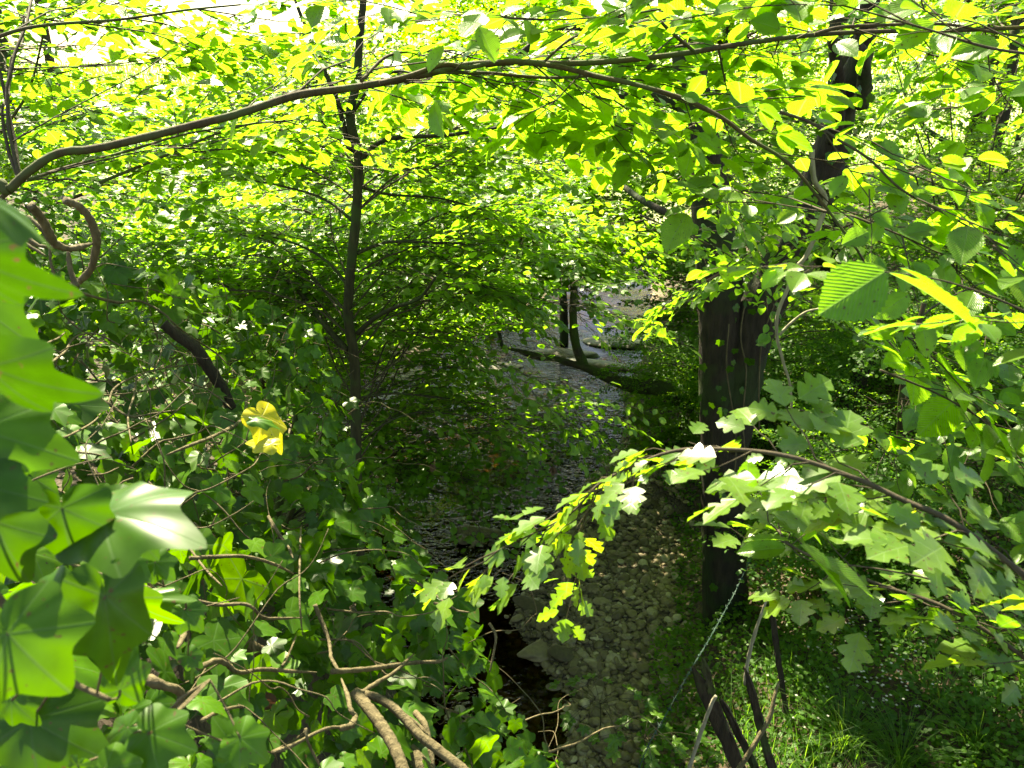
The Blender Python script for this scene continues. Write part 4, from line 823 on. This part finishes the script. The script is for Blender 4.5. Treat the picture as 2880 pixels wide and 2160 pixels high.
# ------------------------------------------------------------------ hawthorn and elm branches close on the right
def near_branch(name, label, pts, ys, rad, kind, lk, mk, clusters, seed, bark='twig', cat='branch', gap=.05, sc=1., both=None, base=None):
    r = np.random.default_rng(seed); p = spline(onY(pts, ys), sub=6); root = empty(name, p[0], label, cat); m_ = MB(); tube(m_, p, rad, 8, 0, .04); cr = MB()
    pos, dd, nn = [], [], []
    L_ = np.concatenate([[0], np.cumsum(np.linalg.norm(np.diff(p, axis=0), axis=1))]); s = .02; k = 0
    while s < L_[-1]:
        q = np.array([np.interp(s, L_, p[:, i]) for i in range(3)]); q2 = np.array([np.interp(min(s + .03, L_[-1]), L_, p[:, i]) for i in range(3)]); t = unit(q2 - q + 1e-6); sd = unit(np.cross(t, [0, 0, 1.])) * (1 if k % 2 else -1); k += 1
        d = unit(t * r.uniform(.7, 1.2) + sd * r.uniform(.35, .8) + np.array([0, 0, r.normal(.0, .25)])); pos.append(q); dd.append(d); nn.append([r.normal(-.16, .26), r.normal(.08, .2), .95]); s += gap * r.uniform(.6, 1.4)
    pos.append(p[-1]); dd.append(unit(p[-1] - p[-4])); nn.append([0, .2, 1])
    put_sprays(cr, kind, lk, pos, dd, nn, sc, (3., 6.), r)
    m_.build('stem', [M[bark]], root); cr.build('foliage', [M[mk], M['twig']], root); return root, p
near_branch('hawthorn_branch', 'hawthorn branch with lobed pale green leaves reaching in from the right edge', [(1110, 640), (1024, 575), (986, 546), (945, 518), (903, 500), (857, 479), (787, 456), (720, 449), (670, 452), (625, 470), (597, 486), (570, 514), (530, 535), (495, 552)], [.80, .88, .98, 1.08, 1.1], [.0045, .004, .003, .002, .001], 'haw', 'haw', 'haw', None, 71, gap=.026, sc=.98)
near_branch('hawthorn_twig', 'thinner hawthorn twig hanging below the long hawthorn branch', [(1080, 700), (1000, 640), (940, 605), (880, 585), (820, 560), (790, 545), (778, 530)], [1.0, 1.15, 1.25], [.004, .002], 'haw', 'haw', 'haw', None, 72, gap=.035, sc=1.15)
near_branch('hawthorn_spur', 'short hanging hawthorn spur ending over the gravel', [(597, 486), (590, 505), (580, 535), (577, 575)], [1.15, 1.15], [.0015, .001], 'haw', 'haw', 'haw', None, 73, gap=.04, sc=.9)
def elm_spray(label, pts, ys, seed, leaves, rad=.003, gap=.11, sc=.95, kind='elmbig'):
    root, p = near_branch('elm_branch', label, pts, ys, [rad, rad * .4], kind, 'elm', 'elm', None, seed, gap=gap, sc=sc)
    for base, tip, D, w, rn, tn, *dt in leaves: near_leaf(root, tip, base, D, w, rn=rn, tiltn=tn, Dt=dt[0] if dt else None, kind='elm', mat='elm')
    return root
elm_spray('elm shoot whose huge toothed leaf hangs under a sunlit pair', [(1060, 330), (1000, 300), (940, 280), (886, 272)], [1.05, 1.1], 81, [((885, 272), (822, 312), .95, 1.25, .1, (.15, -.75, .65)), ((889, 273), (985, 316), 1.0, .75, .5, (-.1, .15, .98)), ((886, 270), (842, 268), 1.0, .6, .95, (0, -.3, .95)), ((900, 268), (948, 290), 1.05, .8, .3, (0, .1, .98))], .002, .3, .6)
elm_spray('elm twig with two broad white lit leaves above the grass', [(1060, 650), (960, 590), (885, 570), (810, 560), (790, 545), (788, 540)], [1.1, 1.25], 82, [((815, 561), (880, 590), 1.15, .95, .3, (.0, .1, .98)), ((800, 545), (860, 600), 1.12, .9, .4, (.0, .15, .98)), ((786, 548), (738, 550), 1.15, .7, .4, (0, -.5, .85)), ((790, 541), (745, 535), 1.15, .5, .6, (0, .2, .95)), ((748, 460), (748, 495), 1.25, 1., .15, (0, -.9, .4))], .002, .35, .6)
elm_spray('drooping elm branch crossing the upper right corner', [(780, 112), (809, 122), (837, 139), (869, 159), (902, 190), (951, 217), (1010, 250), (1080, 290)], [1.7, 1.6, 1.5], 83, [((700, 100), (682, 95), 1.7, 1.2, .2, (0, -.7, .7))], .0035, .09, .8)
elm_spray('elm branch slanting down to the lower right from the mid right', [(840, 300), (880, 320), (920, 345), (970, 370), (1030, 400), (1100, 440)], [2.4, 2.2, 2.1], 84, [], .003, .10, .85)
elm_spray('elm branch with long hanging leaves low on the right edge', [(800, 410), (860, 425), (930, 450), (990, 480), (1060, 520)], [2.3, 2.2, 2.1], 85, [], .003, .12, .85)
elm_spray('elm branch along the right edge beneath the corner branch', [(850, 215), (900, 235), (960, 262), (1060, 300)], [2.0, 1.9, 1.8], 86, [], .003, .10, .8)
elm_spray('elm branch lit white just above the hawthorn on the right', [(880, 370), (940, 395), (1000, 430), (1070, 470)], [1.8, 1.7], 87, [((868, 342), (905, 355), 1.7, .9, .4, (.0, .15, .98))], .003, .12, .8)
elm_spray('high elm branch against the top right corner', [(1100, 60), (1000, 50), (930, 30), (860, 10), (780, -10)], [1.5, 1.6, 1.7], 88, [((780, 30), (752, 18), 1.5, 1.3, .5, (0, -.8, .5)), ((748, 15), (790, 0), 1.5, 1.2, .9, (0, -.7, -.5))], .003, .10, .9)
elm_spray('elm branch hanging in front of the left fork of the dark trunk', [(560, 60), (600, 90), (650, 125), (700, 155), (760, 200)], [3.0, 3.3, 3.5], 90, [], .004, .10, .85, 'elm')
elm_spray('elm branch hanging across the dark fork, lower of the two there', [(900, 200), (850, 225), (800, 240), (740, 262), (690, 290)], [3.4, 3.6, 3.8], 92, [], .004, .10, .9, 'elm')
elm_spray('elm twig dipping in front of the mossy fallen limb', [(400, 330), (450, 345), (500, 365), (550, 385), (585, 400)], [4.6, 4.8, 5.0], 97, [], .004, .08, 1., 'elm')
elm_spray('elm twig reaching level over the bend of the stream', [(420, 270), (480, 285), (540, 300), (600, 310)], [4.6, 4.9, 5.2], 98, [], .004, .07, 1.1, 'elm')
elm_spray('leafy elm shoot veiling the dark trunk at mid height', [(640, 150), (690, 175), (740, 205), (790, 215)], [3.6, 3.7, 3.9], 96, [], .004, .08, 1., 'elm')
elm_spray('elm twig crossing the trunk just above its fork', [(640, 215), (680, 232), (720, 250), (765, 280), (800, 300)], [4.0, 4.2, 4.2], 94, [], .004, .09, .9, 'elm')
elm_spray('high elm branch over the top middle of the view', [(760, -30), (700, 0), (620, 15), (540, 20), (470, 15)], [1.9, 2.0, 2.1], 89, [], .003, .10, .9)
stick('hanging_dead_stem', [(812, 150), (812, 162), (815, 182), (826, 200), (818, 228), (806, 256), (794, 270), (788, 288), (778, 313), (777, 336), (783, 361), (790, 385), (792, 413)], 2.6, [.009, .008, .006, .004], 'pale', 'pale crooked dead stem hanging down in front of the forked tree', 'dead stem')
stick('bare_twig', [(779, 335), (792, 322), (806, 312), (822, 308)], 2.6, [.005, .003], 'pale', 'thin pale twig curving up from the crooked dead stem', 'twig')
for px, py, s, Y_, lb in [(467, 290, .09, 5.0, 'black shrivelled leaf hanging under the sapling twigs'), (595, 148, .08, 4.5, 'long dark dead leaf hanging in the upper middle'), (553, 475, .06, 5.0, 'curled dark leaf hanging over the stream'), (432, 472, .05, 4.6, 'small brown curled leaf over the bright riffle'), (832, 505, .05, 1.4, 'rust brown curled leaf caught under the hawthorn branch'), (262, 668, .045, 1.7, 'orange brown leaf caught among ivy stems at the bottom left'), (265, 700, .04, 1.6, 'crumpled tan leaf below the orange brown one'), (230, 560, .03, 2.0, 'tiny rusty leaf behind ivy')][:7]:
    p = PY(px, py - 8, Y_) if Y_ > 2.2 else P(px, py - 8, Y_); m_ = MB(); r = np.random.default_rng(px)
    put_leaves(m_, 'elm', 0, [p, p], [[.1, 0, -1], [-.25, .1, -1]], [[.5, -.8, 0], [-.7, -.6, 0]], [s * 1.3, s], [.1, .3]); tag(m_.build('dead_leaf', M['dead']), lb, 'dead leaf')
# sycamore seedling and low leaves near the posts
def seedling(name, label, px, py, Y_, n, size, seed, spread=.25, h=.3):
    r = np.random.default_rng(seed); c = PY(px, py, Y_); b = onground(c[0], Y_ + .1); root = empty(name, b, label, 'seedling'); m_ = MB(); fo = MB(); tube(m_, spline([b, (b + c) / 2 + [.02, 0, 0], c]), [.006, .003], 6)
    ps, ds = [], []
    for i in range(n):
        a = i * 2.4 + r.uniform(0, .5); rr_ = spread * r.uniform(.35, 1.); e = c + [math.cos(a) * rr_, math.sin(a) * rr_ * .8, r.normal(0, .05)]; tube(m_, spline([c - [0, 0, .04], (c + e) / 2 + [0, 0, .03], e], sub=3), .0016, 4); ps.append(e); ds.append([math.cos(a), math.sin(a), -.25])
    put_leaves(fo, 'syc', 0, ps, ds, np.stack([r.normal(0, .15, n), r.normal(-.15, .15, n), np.ones(n)], -1), size * r.uniform(.7, 1.2, n), r.uniform(.0, .6, n)); m_.build('stem', [M['twig']], root); fo.build('leaves', [M['elm']], root)
seedling('sycamore_seedling', 'sycamore seedling with flat maple shaped leaves at the gravel edge', 600, 700, 4.6, 16, .15, 91, .42)
seedling('sycamore_seedling', 'lower sycamore seedling spreading in front of the barbed wire', 645, 735, 4.2, 14, .14, 92, .36)
seedling('sycamore_seedling', 'sycamore seedling sprouting at the foot of the leaning posts', 700, 775, 3.6, 8, .12, 93, .2)

# ------------------------------------------------------------------ shrubs and trees of the middle distance
G_ = lambda x, y: onground(x, y)
def tk(x, y, top, h, lean=(0, 0)): b = G_(x, y); return [b - [0, 0, .1], b + [lean[0] * .3 + .05, lean[1] * .3, h * .33], b + [lean[0] * .7 - .04, lean[1] * .7, h * .66], b + [lean[0], lean[1], h]]
tree('hazel_shrub', 'bushy hazel leaning over the far pool from the left bank', tk(-2.6, 7.2, 0, 3.6, (1.0, .4)), [.05, .035, .02], [((-2.5, 7.3, 3.2), (1.2, 1.1, .9), 13), ((-.9, 7.9, 3.1), (1.1, 1.0, .5), 12), ((-1.3, 7.9, 3.9), (1.3, 1.2, .6), 7), ((.4, 8.4, 3.3), (.9, .9, .5), 9)], kind='haz', seed=101, tint=(.25, 1), blen=.75, scale=1.15, limb_r=.014, sgap=.24, lods=(2.4, 5.))
tree('hazel_shrub', 'hazel with level leafy tiers directly behind the kinked sapling', tk(-3.6, 9.8, 0, 4.2, (1.4, 0)), [.06, .045, .02], [((-3.6, 9.8, 3.2), (1.9, 1.4, 1.1), 12), ((-1.2, 10.4, 3.0), (1.5, 1.2, .8), 11), ((.3, 11.2, 3.2), (1.2, 1.2, .8), 12), ((-2.6, 10, 2.0), (1.2, 1.2, .5), 8)], kind='haz', seed=102, tint=(.25, 1), blen=.9, scale=1.2, limb_r=.016, sgap=.27, lods=(2., 4.))
tree('overhanging_hazel', 'low hazel fronds hanging just above the riffle in the middle', tk(-2.3, 6.0, 0, 1.9, (.9, .4)), [.035, .02], [((-.5, 6.4, 1.5), (.5, .6, .15), 7), ((-1.3, 6.4, 2.0), (.5, .6, .3), 7), ((.5, 7.4, 1.5), (.4, .5, .15), 6), ((-1.0, 8.0, 1.7), (.7, .6, .3), 6)], kind='elm', seed=103, blen=.5, limb_r=.007, sgap=.18, arch=.15)
tree('streamside_shrub', 'small leaved shrub on the right bank at the foot of the forked tree', tk(3.0, 8.6, 0, 2.0), [.04, .02], [((2.6, 8.2, 1.6), (.9, 1.1, .7), 14), ((1.9, 9.6, 1.3), (.6, 1.0, .45), 8), ((3.9, 8.8, 2.0), (.9, 1.0, .8), 9)], kind='small', leafmat='small', seed=104, blen=.6, step=.16, limb_r=.01, sgap=.15, scale=1.25, lods=(2, 3.), cat='shrub')
tree('streamside_shrub', 'fine leaved thicket hanging over the far side of the dark pool', tk(3.4, 12.2, 0, 2.4, (-.5, 0)), [.05, .02], [((2.7, 12.0, 1.7), (1.0, 1.5, .8), 12), ((2.9, 14.5, 2.4), (1.0, 1.5, 1.0), 9), ((4.2, 12., 2.6), (1.4, 1.5, 1.2), 10)], kind='haz', leafmat='small', seed=105, blen=.7, limb_r=.012, sgap=.24, scale=.85, lods=(2, 3.), cat='shrub')
tree('bramble_thicket', 'dark thicket of fine leaves right of the forked trunk', tk(3.4, 6.4, 0, 2.2), [.04, .02], [((3.2, 6.0, 2.2), (.9, .8, .8), 12), ((4.4, 6.6, 2.6), (1.0, 1.0, .8), 10), ((2.4, 5.5, 1.4), (.5, .6, .5), 7)], kind='small', leafmat='small', seed=106, blen=.6, step=.16, limb_r=.009, sgap=.15, scale=1.25, lods=(2, 3.), cat='thicket')
tree('privet_bush', 'sunlit bush of fine leaves at the right edge', tk(6.0, 9.0, 0, 3.4), [.05, .02], [((5.4, 8.8, 3.3), (1.3, 1.2, 1.1), 14), ((6.6, 9.6, 4.2), (1.2, 1.2, 1.0), 8), ((5.0, 7.4, 2.4), (1.0, .9, .6), 8)], kind='small', leafmat='small', seed=107, blen=.8, step=.2, limb_r=.012, sgap=.18, scale=1.5, lods=(2, 3.), cat='bush', tint=(.4, 1))
tree('bent_tree', 'gnarled leaning trunk with ivy roots in the right middle distance', [G_(3.9, 8.0)] + list(onY([(838, 440), (845, 405), (857, 385), (868, 361), (905, 347), (960, 330)], [8, 8, 8.3])), [.10, .09, .08, .05], [((4.6, 8.6, 5.0), (1.3, 1.0, .5), 7)], kind='elm', seed=108, bark='dark', blen=.6, limb_r=.012, sgap=.2, lods=(2, 4.), rough=.08)
def stems_extra(root, cr, r):
    for pts, Y_ in [([(1002, 175), (1015, 150), (1022, 120), (1035, 60)], 12.5), ([(990, 165), (1008, 158), (1022, 152), (1060, 130)], 12), ([(988, 168), (962, 150), (930, 132), (905, 110)], 11.6)]: limb(root, onY(pts, Y_), [.05, .03], 'dark')
tree('bent_tree', 'dark slanting trunk with several thin stems near the right edge', [G_(7.6, 12.0)] + list(onY([(985, 190), (991, 160), (1000, 130), (1010, 90), (1015, 30)], 12)), [.10, .08, .06], [((7.8, 12.6, 6.6), (1.8, 1.4, .8), 8)], kind='haz', seed=109, extra=stems_extra, bark='dark', blen=.8, limb_r=.02, sgap=.25, lods=(2, 3.))
tree('hazel_shrub', 'hazel overhanging the upstream bend with dark forked stems', tk(1.0, 14.5, 0, 4.0, (-.4, 0)), [.09, .06, .02], [((.4, 13.6, 3.3), (1.8, 1.4, 1.0), 16), ((2.6, 14.6, 3.9), (1.6, 1.4, 1.0), 11), ((1.2, 13.6, 2.4), (1.1, 1.0, .4), 6)], kind='haz', seed=110, bark='dark', blen=.9, limb_r=.028, sgap=.27, lods=(2, 3.))
tree('hazel_shrub', 'sun flecked hazel filling the gap left of the forked tree', tk(3.2, 10.6, 0, 4.4, (-.6, 0)), [.07, .04, .02], [((1.9, 10.2, 4.0), (1.4, 1.2, .8), 12), ((3.6, 10.4, 4.2), (1.4, 1.2, .8), 9)], kind='haz', seed=111, bark='dark', blen=.8, limb_r=.018, sgap=.27, lods=(2, 3.))
tree('elder_shrub', 'ivy darkened bush standing at the left edge under the white sky gap', tk(-3.6, 5.4, 0, 4.2, (.2, 0)), [.05, .03], [((-2.75, 5.2, 4.75), (.35, .5, .28), 6), ((-2.9, 5.0, 4.1), (.5, .6, .5), 9)], kind='elm', seed=112, blen=.5, limb_r=.01, sgap=.18, tint=(0, .4))
# background trees, each with its own trunk and crown
far = [(-9.5, 16, 6.5, 'leafy tree on the left bank just upstream of the hazels', [((-8.6, 15, 3.9), (2.4, 2, .9), 13), ((-5.6, 15, 3.4), (1.8, 2, .7), 7)]),
       (-4.0, 17.5, 7.0, 'leafy tree on the left bank behind the kinked sapling', [((-3.2, 16.5, 4.6), (2.4, 2, 1.1), 14)]),
       (-.6, 19.5, 7.5, 'bright leafy tree beyond the centre of the stream', [((-.2, 18.5, 5.3), (2.8, 2, 1.5), 16)]),
       (4.4, 18.5, 9.5, 'bright leafy tree behind the hazel of the upstream bend', [((4.4, 17.8, 5.6), (2.8, 2, 1.6), 16), ((3.4, 18.5, 9.2), (2.6, 2, 1.6), 12), ((3.6, 17, 3.4), (2.2, 1.6, .9), 8)]),  # high crown region added out of view to darken the water's reflection
       (9.0, 16.5, 8.0, 'leafy tree behind the slanting trunk on the right', [((8.4, 16, 5.6), (2.6, 2, 1.8), 15)]),
       (12.5, 22, 9.0, 'pale leafy tree farthest back near the right edge', [((12.5, 21, 6.0), (3.4, 2.6, 2.2), 15)]),
       (6.5, 25, 9.0, 'pale leafy tree at the meadow edge right of the stream', [((6.5, 24, 5.6), (3.4, 2.6, 2.2), 15)]),
       (.5, 27, 9.0, 'pale leafy tree at the meadow edge straight upstream', [((.5, 26, 5.4), (3.4, 2.6, 2.0), 15)]),
       (-5.6, 27, 9.0, 'pale leafy tree at the meadow edge left of the stream', [((-4.8, 26, 4.6), (2.2, 2.6, 1.1), 7)]),
       (-14.0, 26, 9.0, 'pale leafy tree far back at the left picture edge', [((-17.5, 25, 5.4), (2.0, 2.6, 1.2), 6)])]
for i, (x, y, h, lb, reg) in enumerate(far):
    tree('broadleaf_tree', lb, tk(x, y, 0, h, (.3, 0)), [.16, .12, .05], reg, kind='far', leafkind='elm', leafmat='elm_far', bark='dark', step=.34, blen=1.2, limb_r=.04, sgap=.36, seed=120 + i, lods=(0, 0.), group='trees standing back from the stream', tint=(.35, 1))
# added tall trees: unseen crowns above the frame, placed to cast shade
for i, (x, y, lb, reg) in enumerate([
                                     (6.8, 5.6, 'tall tree added on the right bank, its unseen crown casting shade', [((3.6, 7.4, 8.6), (1.4, 1.6, 1.0), 4)]),
                                     (5.6, 14.0, 'tall tree added right of the bend, its unseen crown casting shade', [((2.4, 13.4, 10.0), (2.0, 2.2, 1.2), 4)])]):
    tree('shade_tree', lb, tk(x, y, 0, 11, (-x * .2, 0)), [.22, .18, .08], reg, kind='shade', leafkind='elm', leafmat='elm_far', bark='dark', step=.42, blen=1.3, limb_r=.05, sgap=.42, seed=140 + i, lods=(0, 0.))
